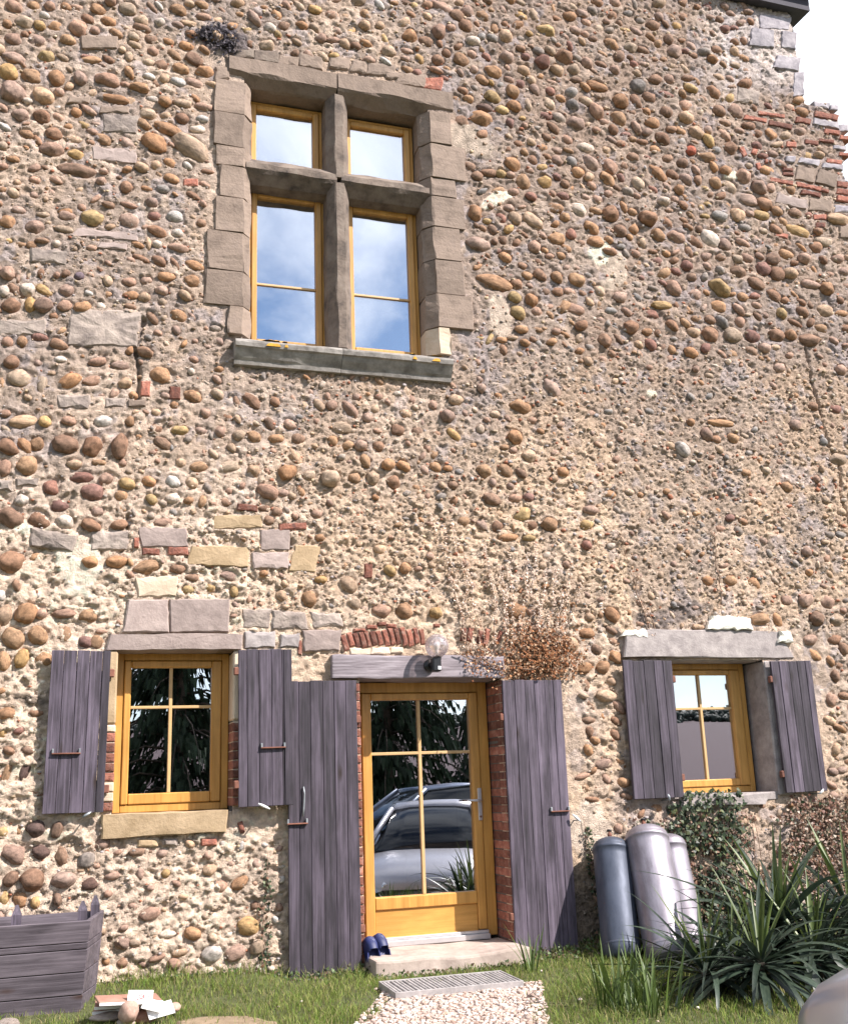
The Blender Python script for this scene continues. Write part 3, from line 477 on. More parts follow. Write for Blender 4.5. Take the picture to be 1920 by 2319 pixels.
for px, py, w, h, a, c in BLOCKP:
    x, z = P(px, py); sx_, sz_ = local_scale(px, py); ar = -math.radians(a); i, j = near_grid(x, z, max(w*sx_, h*sz_)*.75)
    dx, dz = X[i, j]-x, Z[i, j]-z; u = np.abs(dx*math.cos(ar)+dz*math.sin(ar))/(w*sx_/2+.006); v = np.abs(-dx*math.sin(ar)+dz*math.cos(ar))/(h*sz_/2+.006)
    H[i, j] = np.where(np.maximum(u, v) < 1, np.minimum(H[i, j]*.4, -.004), H[i, j])
mask_flat = np.zeros_like(X, bool)
for poly in ([(450, 95), (1020, 180), (1060, 330), (1075, 760), (1030, 790), (530, 760), (460, 690)], [(95, 1440), (270, 1440), (275, 1352), (525, 1352), (530, 1440), (672, 1440), (672, 1905), (95, 1860)], [(640, 1485), (1320, 1485), (1320, 2250), (640, 2250)], [(1405, 1440), (1880, 1440), (1880, 1820), (1425, 1820)], [(985+250, 1830), (1330, 1830), (1330, 1990), (1235, 1990)]):
    n = len(poly); c = np.zeros_like(X, bool)
    for i in range(n):
        x1, y1 = poly[i]; x2, y2 = poly[(i+1) % n]
        if y1 == y2: continue
        c ^= ((y1 > PY) != (y2 > PY)) & (PX < (x2-x1)*(PY-y1)/(y2-y1)+x1)
    mask_flat |= c
H = np.where(mask_flat, np.minimum(H*.5-.006, .012), H)
# colour of the mortar: lime, weathered and dirty zones
def c3_(c): return np.array(c)[None, None, :]
base = c3_((.43, .345, .27))+0*X[..., None]
def lay(col, k): global base; base = base*(1-k[..., None])+c3_(col)*k[..., None]
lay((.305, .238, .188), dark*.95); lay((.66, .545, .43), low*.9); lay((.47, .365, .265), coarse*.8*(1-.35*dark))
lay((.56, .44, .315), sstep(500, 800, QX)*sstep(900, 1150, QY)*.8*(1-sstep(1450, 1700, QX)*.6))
lay((.56, .52, .49), sstep(1520, 1640, QX)*(1-sstep(150, 240, QY))*.9)
lay((.29, .245, .21), (1-sstep(.42, .5, fbm(X*1.6, Z*1.2, 81, 4)))*.55*(1-low*.8))
lay((.55, .46, .37), sstep(.57, .66, fbm(X*2.4, Z*3, 85, 4))*.55*(1-dark*.5))
lay((.27, .24, .23), sstep(.60, .68, fbm(X*3.1+9, Z*2.6, 88, 4))*.35*(1-low))
lay((.33, .32, .35), sstep(.62, .70, fbm(X*6.1+9, Z*5.6, 92, 3))*.4*(1-low))
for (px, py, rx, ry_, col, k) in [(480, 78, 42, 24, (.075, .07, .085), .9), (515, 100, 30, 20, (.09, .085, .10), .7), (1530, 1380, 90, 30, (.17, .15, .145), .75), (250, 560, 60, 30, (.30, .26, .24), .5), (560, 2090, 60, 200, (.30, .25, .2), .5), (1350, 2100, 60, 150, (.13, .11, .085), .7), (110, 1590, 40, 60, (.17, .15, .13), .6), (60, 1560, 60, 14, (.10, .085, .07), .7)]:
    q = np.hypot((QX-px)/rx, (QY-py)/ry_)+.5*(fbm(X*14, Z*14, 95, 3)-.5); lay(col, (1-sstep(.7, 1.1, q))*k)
for px, py, rx, ry_, b in PATCH:
    q = np.hypot((QX-px)/rx, (QY-py)/ry_)+.45*(fbm(X*16, Z*16, 97, 3)-.5); lay((b*.98, b*.84, b*.68), (1-sstep(.85, 1.0, q))*.95)
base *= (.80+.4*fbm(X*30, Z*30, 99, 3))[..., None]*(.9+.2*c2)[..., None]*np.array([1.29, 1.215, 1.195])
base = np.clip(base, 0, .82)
Y = -H
idx = np.arange(nx*nzz).reshape(nx, nzz)
xm, zm = (X[:-1, :-1]+X[1:, 1:])/2, (Z[:-1, :-1]+Z[1:, 1:])/2
keep = np.ones(xm.shape, bool)
for o in OPEN.values(): keep &= ~((xm > o[0]) & (xm < o[1]) & (zm > o[2]) & (zm < o[3]))
edge = 7.90+.13*(vnoise(zm*5.5, zm*0+3, 5)-.5)*2+.02*vnoise(zm*31, zm*0, 6)-.35*sstep(8.35, 8.72, zm)
keep &= ~((xm > edge) & (zm < 8.66)); keep &= ~((xm > 7.43+.05*(vnoise(zm*7, zm*0, 8)-.5)-.02*vnoise(zm*30, zm*0, 9)) & (zm > 8.62))
F = np.stack([idx[:-1, :-1][keep], idx[1:, :-1][keep], idx[1:, 1:][keep], idx[:-1, 1:][keep]], 1)
V = np.stack([X.ravel(), Y.ravel(), Z.ravel()], 1)
used = np.zeros(len(V), bool); used[F.ravel()] = True; remap = np.cumsum(used)-1
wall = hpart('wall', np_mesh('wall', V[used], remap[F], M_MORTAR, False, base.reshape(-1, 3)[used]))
tag(wall, 'rubble wall of river pebbles, brick and stone in pale lime mortar')
WALL_OFF = Vector((0, 0, 0))
def wpart(name, me, loc=(0, 0, 0)):                    # a piece of the wall (sub-part)
    o = obj(name, me, wall); o.location = loc; return o
def wall_y(x, z):
    i = min(max(np.searchsorted(xs, x), 0), nx-1); j = min(max(np.searchsorted(zs, z), 0), nzz-1); return float(Y[i, j])

# --- pebbles: the 300 largest as pieces of their own, the others joined
def pebble_base(sub, seed):
    bm = bmesh.new(); bmesh.ops.create_icosphere(bm, subdivisions=sub, radius=1.0); r = random.Random(seed)
    off = Vector((r.uniform(0, 99), r.uniform(0, 99), r.uniform(0, 99))); flat = [(Vector((r.gauss(0, 1), r.gauss(0, 1), r.gauss(0, 1))).normalized(), r.uniform(.74, .93)) for _ in range(6)]
    for v in bm.verts:
        d = v.co.normalized(); k = 1+.26*mnoise.noise(d*1.25+off)+.09*mnoise.noise(d*2.9+off)
        p = d*k
        for n, h in flat:
            e = p.dot(n)-h
            if e > 0: p -= n*e*.75
        v.co = p
    return bm
BIG = []
for i in range(14):
    bm = pebble_base(3, 100+i); me = bpy.data.meshes.new('pebble'); bm.to_mesh(me); bm.free(); me.materials.append(M_PEB)
    me.polygons.foreach_set('use_smooth', [True]*len(me.polygons)); BIG.append(me)
SMALL = []
for i in range(10):
    bm = pebble_base(2, 300+i); bm.verts.ensure_lookup_table(); SMALL.append((np.array([v.co for v in bm.verts]), np.array([[v.index for v in f.verts] for f in bm.faces]))); bm.free()
def size_px(p):                                        # how large it shows in the photograph
    q = to_px(p[0], 0, p[1]); a = local_scale(*q)
    inside = -20 < q[0] < 1940 and -20 < q[1] < 2340
    return p[2]*p[3]/(a[0]*a[1]) if inside else 0
PEB.sort(key=size_px, reverse=True)
acV, acF, acC = [], [], []; nvx = 0
for i, (x, z, rx, rz, a, ry, pr, col) in enumerate(PEB):
    y = wall_y(x, z); y = max(min(y, .02), -.02)+ry*(.34-pr)
    if i < 300:
        o = wpart('pebble', BIG[i % 14], (x, y, z)); o.scale = (rx*1.07, ry, rz*1.07); o.rotation_euler = (R.uniform(-.25, .25), -a, R.uniform(-.25, .25)); o.color = (*col, 1)
    else:
        bv, bf = SMALL[i % 10]; ca, sa = math.cos(a), math.sin(a); ax, ay, az = R.choice((-1, 1)), R.choice((-1, 1)), R.choice((-1, 1))
        q = bv*np.array([rx*ax, ry*ay, rz*az])*1.07; v = np.stack([q[:, 0]*ca-q[:, 2]*sa+x, q[:, 1]+y, q[:, 0]*sa+q[:, 2]*ca+z], 1)
        f = bf if ax*ay*az > 0 else bf[:, ::-1]
        acV.append(v); acF.append(f+nvx); acC.append(np.tile(col, (len(v), 1))); nvx += len(v)
tag(wpart('small_pebble', np_mesh('small_pebble', np.concatenate(acV), np.concatenate(acF), M_PEBS, True, np.concatenate(acC))), kind='stuff')
# grit standing out of the mortar
bm = bmesh.new(); bmesh.ops.create_icosphere(bm, subdivisions=1, radius=1.0); ico = np.array([v.co for v in bm.verts]); icf = np.array([[v.index for v in f.verts] for f in bm.faces]); bm.free()
gv, gf, gc = [], [], []; gn = 0
GC = [(.42, .31, .22), (.34, .25, .18), (.38, .24, .15), (.50, .42, .35), (.30, .26, .23), (.46, .35, .23), (.36, .32, .31), (.44, .34, .25), (.40, .30, .22), (.36, .15, .09)]
for k in range(30000):
    x, y = R.uniform(-120, 2030), R.uniform(-80, 2180)
    z = zone(x, y)
    if z is None or any(in_poly(x, y, q) for q in KEEP_OUT) or P(x, y)[1] < .1 or P(x, y)[0] > 7.78: continue
    co = 1.0 if (x > 560 and 770 < y < 1430) else (.55 if y < 780 else .35)
    if R.random() > co: continue
    wx_, wz_ = P(x, y); s = local_scale(x, y)[0]*R.choice((1.6, 2.0, 2.4, 3.0, 3.6, 4.6))
    if any(o[0]-.01 < wx_ < o[1]+.01 and o[2]-.01 < wz_ < o[3]+.01 for o in OPEN.values()): continue
    q = (ico+np.array([[R.uniform(-.25, .25) for _ in range(3)] for _ in range(12)]))*np.array([s*R.uniform(.8, 1.4), s*.8, s*R.uniform(.6, 1.0)])
    c = R.choice(GC); j = R.uniform(.75, 1.2)
    gv.append(q+np.array([wx_, wall_y(wx_, wz_)+s*.1, wz_])); gf.append(icf+gn); gn += 12; gc.append(np.tile(np.array(c)*j, (12, 1)))
tag(wpart('mortar_grit', np_mesh('mortar_grit', np.concatenate(gv), np.concatenate(gf), M_PEBS, False, np.concatenate(gc))), kind='stuff')

# --- dressed stones and bricks as pieces of the wall
def slab(name, pts, y0, y1, mat, parent, bev=.012, jit=.006, rough=.005, sub=.05, seed=0, org=None):
    """irregular flat stone: outline pts (x, z) on the wall, front at y0, back at y1, its own origin"""
    r = random.Random(seed); cx = sum(p[0] for p in pts)/len(pts); cz = sum(p[1] for p in pts)/len(pts)
    ring = []
    for i in range(len(pts)):
        a, b = Vector(pts[i]), Vector(pts[(i+1) % len(pts)]); n = max(1, min(9, int((b-a).length/sub)))
        for k in range(n):
            p = a+(b-a)*(k/n); jj = jit*(.4 if k == 0 else 1); ring.append((p.x-cx+r.uniform(-jj, jj), p.y-cz+r.uniform(-jj, jj)))
    n = len(ring); V = []
    rad = sum(math.hypot(*p) for p in ring)/n
    def inset(p, d): L = math.hypot(*p); k = max(.1, (L-d)/L); return p[0]*k, p[1]*k
    for p in ring: V.append((p[0], y1, p[1]))
    for p in ring: V.append((p[0], y0+bev+r.uniform(-.3, .3)*bev, p[1]))
    for p in ring: q = inset(p, bev); V.append((q[0], y0+r.uniform(-.2, .5)*rough, q[1]))
    tx, tz = r.uniform(-.02, .02), r.uniform(-.03, .03)
    for p in ring: V.append((p[0]*.5, y0-rough*.25+rough*.5*mnoise.noise(Vector((p[0]*9+seed, p[1]*9, 0))), p[1]*.5))
    V.append((0, y0-rough*.3, 0)); F = []
    V = [(a, b+(a*tx+c*tz if b < y1 else 0), c) for a, b, c in V]
    for l in range(3):
        for i in range(n): j = (i+1) % n; F.append((l*n+i, l*n+j, (l+1)*n+j, (l+1)*n+i))
    for i in range(n): F.append((3*n+i, 3*n+(i+1) % n, 4*n))
    s = sum(ring[i][0]*ring[(i+1) % n][1]-ring[(i+1) % n][0]*ring[i][1] for i in range(n))
    if s < 0: F = [q[::-1] for q in F]
    me = mesh(name, V, F, mat)
    pass
    o = obj(name, me, parent); o.location = Vector((cx, 0, cz))-(org or Vector((0, 0, 0))); return o
for i, (px, py, w, h, a, c) in enumerate(BLOCKP):
    ar = math.radians(a); pts = []
    for dx, dy in ((-w/2, h/2), (w/2, h/2), (w/2, -h/2), (-w/2, -h/2)):
        kx, ky = (R.uniform(-.06, .06)*w, R.uniform(-.07, .07)*h) if c != 'B' else (R.uniform(-.02, .02)*w, R.uniform(-.04, .04)*h)
        dx, dy = dx+kx, dy+ky
        pts.append(P(px+dx*math.cos(ar)-dy*math.sin(ar), py+dx*math.sin(ar)+dy*math.cos(ar)))
    pr = R.uniform(.006, .018) if c in 'BQS' else R.uniform(.006, .016)
    if any(o[0]+.02 < (pts[0][0]+pts[2][0])/2 < o[1]-.02 and o[2] < (pts[0][1]+pts[2][1])/2 < o[3] for o in OPEN.values()): continue
    slab({'B': 'brick', 'W': 'plaster_patch', 'C': 'plaster_patch'}.get(c, 'stone_block'), pts, -pr, .10, BLK[c], wall, .010 if c != 'F' else .018, .008 if c != 'B' else .004, .007 if c != 'F' else .016, .045, i)

# ---------------------------------------------------------------- joinery
def bars_mesh(name, bars, mat, bev=.004, org=(0, 0, 0)):
    bm = bmesh.new()
    for b in bars:
        b2 = bmesh.new(); add_box(b2, b[0]-org[0], b[1]-org[0], b[2]-org[1], b[3]-org[1], b[4]-org[2], b[5]-org[2], bev); me = bpy.data.meshes.new('tmp'); b2.to_mesh(me); b2.free(); bm.from_mesh(me); bpy.data.meshes.remove(me)
    me = bpy.data.meshes.new(name); bm.to_mesh(me); bm.free(); me.materials.append(mat); return me
def ring_bars(x0, x1, z0, z1, w, y0, y1, wb=None, wt=None):
    wb = wb or w; wt = wt or w
    return [(x0, x0+w, y0, y1, z0, z1), (x1-w, x1, y0, y1, z0, z1), (x0+w+.0005, x1-w-.0005, y0+.0012, y1, z0, z0+wb), (x0+w+.0005, x1-w-.0005, y0+.0012, y1, z1-wt, z1)]
def rect_px(tl, br, y):
    a, b = P(*tl, y), P(*br, y); return a[0], b[0], b[1], a[1]
def quad_px(q, y):
    p = [P(*c, y) for c in q]                          # tl tr bl br
    return (p[0][0]+p[2][0])/2, (p[1][0]+p[3][0])/2, (p[2][1]+p[3][1])/2, (p[0][1]+p[1][1])/2
def unit(name, outer, glass, y, fr, bars=(), parent=house):
    """oak window: fixed frame (the part) > sash, pane, glazing bars"""
    x0, x1, z0, z1 = outer; gx0, gx1, gz0, gz1 = glass; org = ((x0+x1)/2, y, z0)
    f = obj(name, bars_mesh(name, ring_bars(x0, x1, z0, z1, fr, y, y+.07), M_OAK, .005, org), parent); f.location = Vector(org)-HL
    sx0, sx1, sz0, sz1 = x0+fr+.004, x1-fr-.004, z0+fr+.004, z1-fr-.004
    sb = [(sx0, gx0, y-.012, y+.05, sz0, sz1), (gx1, sx1, y-.012, y+.05, sz0, sz1), (gx0+.0005, gx1-.0005, y-.010, y+.05, sz0, gz0), (gx0+.0005, gx1-.0005, y-.010, y+.05, gz1, sz1)]
    obj('sash', bars_mesh('sash', sb, M_OAK, .008, org), f)
    o = obj('pane', mesh('pane', [(gx0-org[0], .028, gz0-z0), (gx1-org[0], .028, gz0-z0), (gx1-org[0], .028, gz1-z0), (gx0-org[0], .028, gz1-z0),
                                  (gx0-org[0], .034, gz0-z0), (gx1-org[0], .034, gz0-z0), (gx1-org[0], .034, gz1-z0), (gx0-org[0], .034, gz1-z0)],
                         [(0, 1, 2, 3), (7, 6, 5, 4), (0, 4, 5, 1), (1, 5, 6, 2), (2, 6, 7, 3), (3, 7, 4, 0)], M_GLASS), f)
    for kind, v, w in bars:
        if kind == 'v': b = (v-w/2, v+w/2, y+.010, y+.0265, gz0+.001, gz1-.001)
        else: b = (gx0+.001, gx1-.001, y+.0115, y+.025, v-w/2, v+w/2)
        obj('glazing_bar', bars_mesh('glazing_bar', [b], M_BAR, .003, org), f)
    return f
def t5(x, y): return (x*.437, 1420+y*.437)
def t6(x, y): return (620+x*.4375, 1400+y*.4375)
def t7(x, y): return (1200+x*.4472, 1380+y*.4472)
def t8(x, y): return (440+x*.3811, 100+y*.3811)
def zpx(pt, y): return P(*pt, y)[1]
def xpx(pt, y): return P(*pt, y)[0]
# left small window
yL = .22; g = quad_px([t5(680, 213), t5(1097, 210), t5(663, 868), t5(1090, 850)], yL)
wl = unit('casement_window', (.300, 1.168, 1.315, 2.522), g, yL, .055, [('v', xpx(t5(882, 500), yL), .026), ('h', zpx(t5(885, 415), yL), .022)])
tag(wl, 'golden oak four light window with black glass between grey shutters')
# right small window
yR = .27; g = quad_px([t7(690, 333), t7(1003, 333), t7(745, 865), t7(1068, 860)], yR)
wr = unit('casement_window', (5.07, xpx(t7(1100, 500), yR), 1.272, 2.445), g, yR, .055, [('v', xpx(t7(880, 600), yR), .026), ('h', zpx(t7(870, 503), yR), .022)])
tag(wr, 'golden oak window reflecting sky and field')
# cross window: four lights behind the stone cross
yC = .24
for q in ([t8(367, 388), t8(703, 440), t8(367, 690), t8(706, 735)], [t8(925, 482), t8(1245, 540), t8(930, 772), t8(1250, 818)], [t8(368, 905), t8(713, 952), t8(375, 1752), t8(732, 1782)], [t8(935, 985), t8(1263, 1042), t8(960, 1800), t8(1293, 1830)]):
    g = quad_px(q, yC); lower = q[0][1] > 400
    u = unit('casement_window', (g[0]-.085, g[1]+.09, g[2]-.075, g[3]+.085), g, yC, .03, [('h', g[2]+(g[3]-g[2])*.385, .02)] if lower else [])
# door
yD = .30; g = quad_px([t6(497, 428), t6(1003, 420), t6(525, 1447), t6(1057, 1415)], yD)
dx0, dx1 = 2.20, 3.40; dz0, dz1 = .225, 2.29; org = (2.8, yD, dz0)
door = obj('door', bars_mesh('door', [(dx0, dx0+.07, yD, yD+.07, dz0, dz1), (dx1-.085, dx1, yD, yD+.07, dz0, dz1), (dx0+.0705, dx1-.0855, yD+.0012, yD+.07, dz1-.085, dz1)], M_OAK, .004, org), house); door.location = Vector(org)-HL
tag(door, 'golden oak glazed door with lower panel')
lx0, lx1, lz0, lz1 = dx0+.075, dx1-.09, dz0+.05, dz1-.09
pz0, pz1 = zpx(t6(790, 1660), yD), zpx(t6(790, 1497), yD)
obj('door_leaf', bars_mesh('door_leaf', [(lx0, g[0], yD-.014, yD+.05, lz0, lz1), (g[1], lx1, yD-.014, yD+.05, lz0, lz1), (g[0]+.0005, g[1]-.0005, yD-.012, yD+.05, g[3], lz1), (g[0]+.0005, g[1]-.0005, yD-.012, yD+.05, pz1, g[2]), (g[0]+.0005, g[1]-.0005, yD-.012, yD+.05, lz0, pz0)], M_OAK, .008, org), door)
obj('door_panel', bars_mesh('door_panel', [(g[0]+.003, g[1]-.003, yD+.006, yD+.04, pz0+.003, pz1-.003)], M_OAKX, .003, org), door)
obj('pane', mesh('pane', [(x-org[0], yy-org[1], z-org[2]) for yy in (yD+.028, yD+.034) for x, z in ((g[0], g[2]), (g[1], g[2]), (g[1], g[3]), (g[0], g[3]))], [(0, 1, 2, 3), (7, 6, 5, 4), (0, 4, 5, 1), (1, 5, 6, 2), (2, 6, 7, 3), (3, 7, 4, 0)], M_GLASS), door)
vx_ = xpx(t6(765, 900), yD); hz_ = zpx(t6(760, 698), yD)
obj('glazing_bar', bars_mesh('glazing_bar', [(vx_-.014, vx_+.014, yD+.010, yD+.0265, g[2]+.001, g[3]-.001)], M_BAR, .003, org), door)
obj('glazing_bar', bars_mesh('glazing_bar', [(g[0]+.001, g[1]-.001, yD+.0115, yD+.025, hz_-.012, hz_+.012)], M_BAR, .003, org), door)
obj('threshold', bars_mesh('threshold', [(dx0+.07, dx1-.086, yD-.06, yD+.09, dz0-.02, dz0+.022), (dx0+.07, dx1-.086, yD-.03, yD+.09, dz0+.0225, dz0+.046)], M_ALU, .004, org), door)
hx, hz = xpx(t6(1062, 950), yD), zpx(t6(1062, 945), yD)
hp = obj('door_handle', bars_mesh('door_handle', [(hx-.018, hx+.018, yD-.024, yD-.0145, zpx(t6(1065, 1048), yD), zpx(t6(1060, 880), yD))], M_ALU, .004, org), door)
v1, f1 = tube([(hx-org[0], -.024, hz-dz0), (hx-org[0], -.055, hz-dz0), (hx-org[0]-.012, -.066, hz-dz0), (hx-org[0]-.05, -.068, hz-dz0+.003), (hx-org[0]-.10, -.066, hz-dz0+.004), (hx-org[0]-.135, -.062, hz-dz0+.004)], [.010, .010, .011, .011, .009, .007], 10)
obj('lever', mesh('lever', v1, f1, M_ALU, True), hp)
v1, f1 = tube([(hx-org[0], -.0245, hz-dz0-.13), (hx-org[0], -.032, hz-dz0-.13)], .009, 10); obj('lock', mesh('lock', v1, f1, M_RUST), hp)

# ---------------------------------------------------------------- stone dressings of the cross window
M_ = M_STONE
def prism(name, sec, a0, a1, axis, mat, parent, jit=.004, seed=0, nseg=6, cap=True, smooth=False, org=None):
    """section polygon swept along x or z with slightly uneven faces"""
    r = random.Random(seed); n = len(sec); V = []; F = []
    for s in range(nseg+1):
        a = a0+(a1-a0)*s/nseg
        for k, (p, q) in enumerate(sec):
            d = Vector((a*2.6+seed*3.7, p*6+k*1.3, q*6)); jx, jy = jit*(mnoise.noise(d*1.5)+.18*mnoise.noise(d*7)), jit*(mnoise.noise(d*1.5+Vector((31, 5, 9)))+.18*mnoise.noise(d*7+Vector((3, 5, 9))))
            V.append((p+jx, q+jy, a) if axis == 'z' else (a, p+jx, q+jy))
    for s in range(nseg):
        for k in range(n): j = (k+1) % n; F.append((s*n+k, s*n+j, (s+1)*n+j, (s+1)*n+k))
    F.append(tuple(range(n-1, -1, -1))); F.append(tuple(nseg*n+k for k in range(n)))
    c = Vector((sum(v[0] for v in V), sum(v[1] for v in V), sum(v[2] for v in V)))/len(V)
    me = mesh(name, [Vector(v)-c for v in V], F, mat); bm = bmesh.new(); bm.from_mesh(me); bmesh.ops.recalc_face_normals(bm, faces=bm.faces); bm.to_mesh(me); bm.free()
    o = obj(name, me, parent); o.location = c-(org if org is not None else Vector((0, 0, 0))); return o
cw = hpart('stone_cross_window', bars_mesh('stone_cross_window', [(1.20, 1.24, .26, .33, 5.1, 7.78), (2.97, 3.0, .26, .33, 5.1, 7.78)], M_STONE_D, .003))
tag(cw, 'tall stone cross window with mullion, transom and moulded sill')
def csec(x_out, x_f, x_in, s):                         # jamb section: outer edge, front edge, chamfer, reveal
    q = [(x_out, -.014), (x_out+s*.012, -.024), (x_f-s*.012, -.022), (x_f, -.012), (x_in-s*.012, .062), (x_in, .085), (x_in, .30), (x_out, .30)]
    return q
zl = [zpx(t8(220, y), 0) for y in (218, 415, 612, 728, 915, 1118, 1352, 1558, 1725)]
xo = [xpx(t8(x, y), 0) for x, y in ((118, 300), (112, 500), (130, 680), (150, 820), (128, 1000), (80, 1230), (62, 1450), (205, 1640))]
for i in range(8): prism('jamb_stone', csec(xo[i], 1.232, 1.302, 1), zl[i+1]+.006, zl[i]-.005, 'z', M_STONE, cw, .022, 40+i, 7)
zr = [zpx(t8(1500, y), 0) for y in (418, 605, 805, 915, 1095, 1290, 1490, 1690, 1850)]
xo = [xpx(t8(x, y), 0) for x, y in ((1528, 520), (1610, 720), (1550, 860), (1600, 1010), (1580, 1200), (1595, 1390), (1650, 1600), (1520, 1780))]
for i in range(8): prism('jamb_stone', csec(xo[i], 2.985, 2.905, -1), zr[i+1]+.006, zr[i]-.005, 'z', M_STONE if i < 7 else M_CREAM, cw, .022, 60+i, 7)
lsec = [(-.020, 7.95), (-.024, 7.80), (-.014, 7.778), (.07, 7.715), (.095, 7.70), (.30, 7.70), (.30, 7.97), (.02, 7.97)]
zt0, zt1 = zpx(t8(260, 95), 0), zpx(t8(840, 168), 0)
prism('lintel', lsec, xpx(t8(205, 150), 0), 2.085, 'x', M_STONE, cw, .020, 81, 16)
prism('lintel', lsec, 2.098, xpx(t8(1535, 360), 0), 'x', M_STONE, cw, .020, 82, 16)
msec = [(2.055, .0), (2.065, -.012), (2.135, -.012), (2.145, .0), (2.205, .09), (2.205, .26), (1.995, .26), (1.995, .09)]
prism('mullion', msec, 6.86, 7.73, 'z', M_STONE_D, cw, .012, 84, 9); prism('mullion', msec, 5.18, 6.80, 'z', M_STONE_D, cw, .014, 85, 14)
tsec = [(-.012, 6.885), (.02, 6.905), (.10, 6.985), (.26, 7.0), (.26, 6.72), (.10, 6.725), (.015, 6.80), (-.012, 6.825)]
prism('transom', tsec, 1.245, 2.075, 'x', M_STONE_D, cw, .016, 86, 12); prism('transom', tsec, 2.115, 2.965, 'x', M_STONE_D, cw, .016, 87, 12)
ssec = [(-.125, 5.115), (-.13, 5.10), (-.125, 5.065), (-.105, 5.055), (-.085, 5.02), (-.060, 4.985), (-.045, 4.965), (-.035, 4.93), (.02, 4.925), (.30, 5.0), (.30, 5.235), (-.10, 5.13)]
sill = prism('sill', ssec, 1.150, 2.07, 'x', M_SILLST, cw, .006, 88, 14); prism('sill', ssec, 2.074, 3.085, 'x', M_SILLST, cw, .006, 89, 14)
M_LICH = simple('orange_lichen', (.42, .20, .02), (.60, .33, .05), 30, .95, .5, 80, .003, .1)
def blob(name, c, r, mat, parent, n=14, seed=0, org=Vector((0, 0, 0))):
    rr = random.Random(seed); V = [(0, 0, r[2])]; F = []
    for l, (k, h) in enumerate(((.55, .8), (1.0, -.4))):
        for i in range(n): t = 2*math.pi*i/n; q = k*rr.uniform(.7, 1.15); V.append((math.cos(t)*r[0]*q, math.sin(t)*r[1]*q, r[2]*h))
    for i in range(n): j = (i+1) % n; F.append((0, 1+i, 1+j)); F.append((1+i, 1+n+i, 1+n+j, 1+j))
    o = obj(name, mesh(name, V, F, mat), parent); o.location = Vector(c)-org; return o
for px, py, rx in ((612, 770, .075), (624, 779, .05), (985, 803, .065), (935, 796, .03), (645, 775, .025)):
    x, z = P(px, py, -.11); blob('lichen', (x, -.085, 5.139), (rx, .045, .008), M_LICH, cw, seed=int(px))
    blob('lichen', (x+.01, -.131, 5.085), (rx*.7, .004, .02), M_LICH, cw, seed=int(px)+1)
# rubble course over the lintel
for i, (x, y, w, h, a) in enumerate([(430, 70, 150, 70, 5), (560, 95, 130, 70, 8), (690, 100, 140, 80, 8), (860, 110, 110, 75, 5), (980, 130, 95, 70, 5), (1110, 150, 160, 70, 8), (1290, 210, 170, 80, 10), (300, 60, 110, 60, 0), (240, 105, 90, 80, 0), (165, 170, 100, 70, 0), (1420, 235, 110, 60, 0), (1200, 190, 120, 50, 10)]):
    pts = []
    for dx, dy in ((-w/2, h/2), (w/2, h/2), (w/2, -h/2), (-w/2, -h/2)):
        ar = math.radians(a); pts.append(P(*t8(x+dx*math.cos(ar)-dy*math.sin(ar)+R.uniform(-10, 10), y+dx*math.sin(ar)+dy*math.cos(ar)+R.uniform(-10, 10))))
    slab('stone_block', pts, -.012, .1, M_BRICK if i == 10 else (M_STONE_D if i in (0, 7, 8) else M_STONE), wall, .014, .010, .010, .04, 900+i)

# ---------------------------------------------------------------- stone lintels, sills and brick jambs of the small openings
def pslab(name, q, y0, y1, mat, parent, seed, **k): return slab(name, [P(*p, max(y0, -.03)) for p in q], y0, y1, mat, parent, seed=seed, **k)
def hslab(name, q, y0, y1, mat, seed, **k):
    o = pslab(name, q, y0, y1, mat, house, seed, **k); o.location -= HL; return o
hslab('lintel', [(277, 1432), (383, 1432), (381, 1357), (291, 1357)], -.022, .1, M_MAUVE, 1, bev=.012, jit=.004, rough=.004)
hslab('lintel', [(385, 1432), (519, 1431), (521, 1356), (383.5, 1357)], -.020, .1, M_MAUVE, 2, bev=.012, jit=.004, rough=.004)
hslab('lintel', [(240, 1472), (547, 1471), (550, 1438), (535, 1435), (248, 1436)], -.034, .25, M_MAUVE, 3, bev=.010, jit=.004, rough=.004)
hslab('sill', [(228.6, 1901), (512, 1884), (516, 1834), (230, 1846)], -.045, .26, M_OCHRE, 4, bev=.012, jit=.004, rough=.004)
o = hslab('lintel', [(1411, 1489), (1803, 1489), (1768, 1430), (1478, 1424), (1415, 1440)], -.028, .28, M_CONC, 5, bev=.012, jit=.006, rough=.004)
for i, q in enumerate([[(1600, 1425), (1705, 1428), (1700, 1402), (1660, 1396), (1612, 1395)], [(1408, 1440), (1468, 1444), (1462, 1425), (1415, 1430)], [(1762, 1455), (1797, 1456), (1790, 1432), (1766, 1428)]]):
    pslab('plaster_patch', q, -.042, .05, M_WHITE, wall, 30+i, bev=.012, jit=.012, rough=.012, sub=.03)
hslab('sill', [(1535, 1828), (1735, 1822), (1745, 1795), (1545, 1797)], -.03, .30, M_CONC, 6, bev=.012, jit=.006, rough=.006)
def reveal(name, x0, x1, y0, y1, z0, z1, mat, bev=.006):
    o = box(name, x0, x1, y0, y1, z0, z1, mat, None, bev); o.parent = house; o.location -= HL; return o
# right window: rendered reveal and front edge on its right, left cheek, head
reveal('reveal', 6.046, 6.21, -.012, .33, 1.235, 2.44, M_CONC, .012); reveal('reveal', 4.95, 5.058, -.004, .33, 1.235, 2.44, M_CONC, .01)
reveal('reveal', 5.06, 6.045, .03, .33, 2.446, 2.50, M_CONC); reveal('reveal', 5.06, 6.045, .0, .33, 1.20, 1.270, M_CONC)
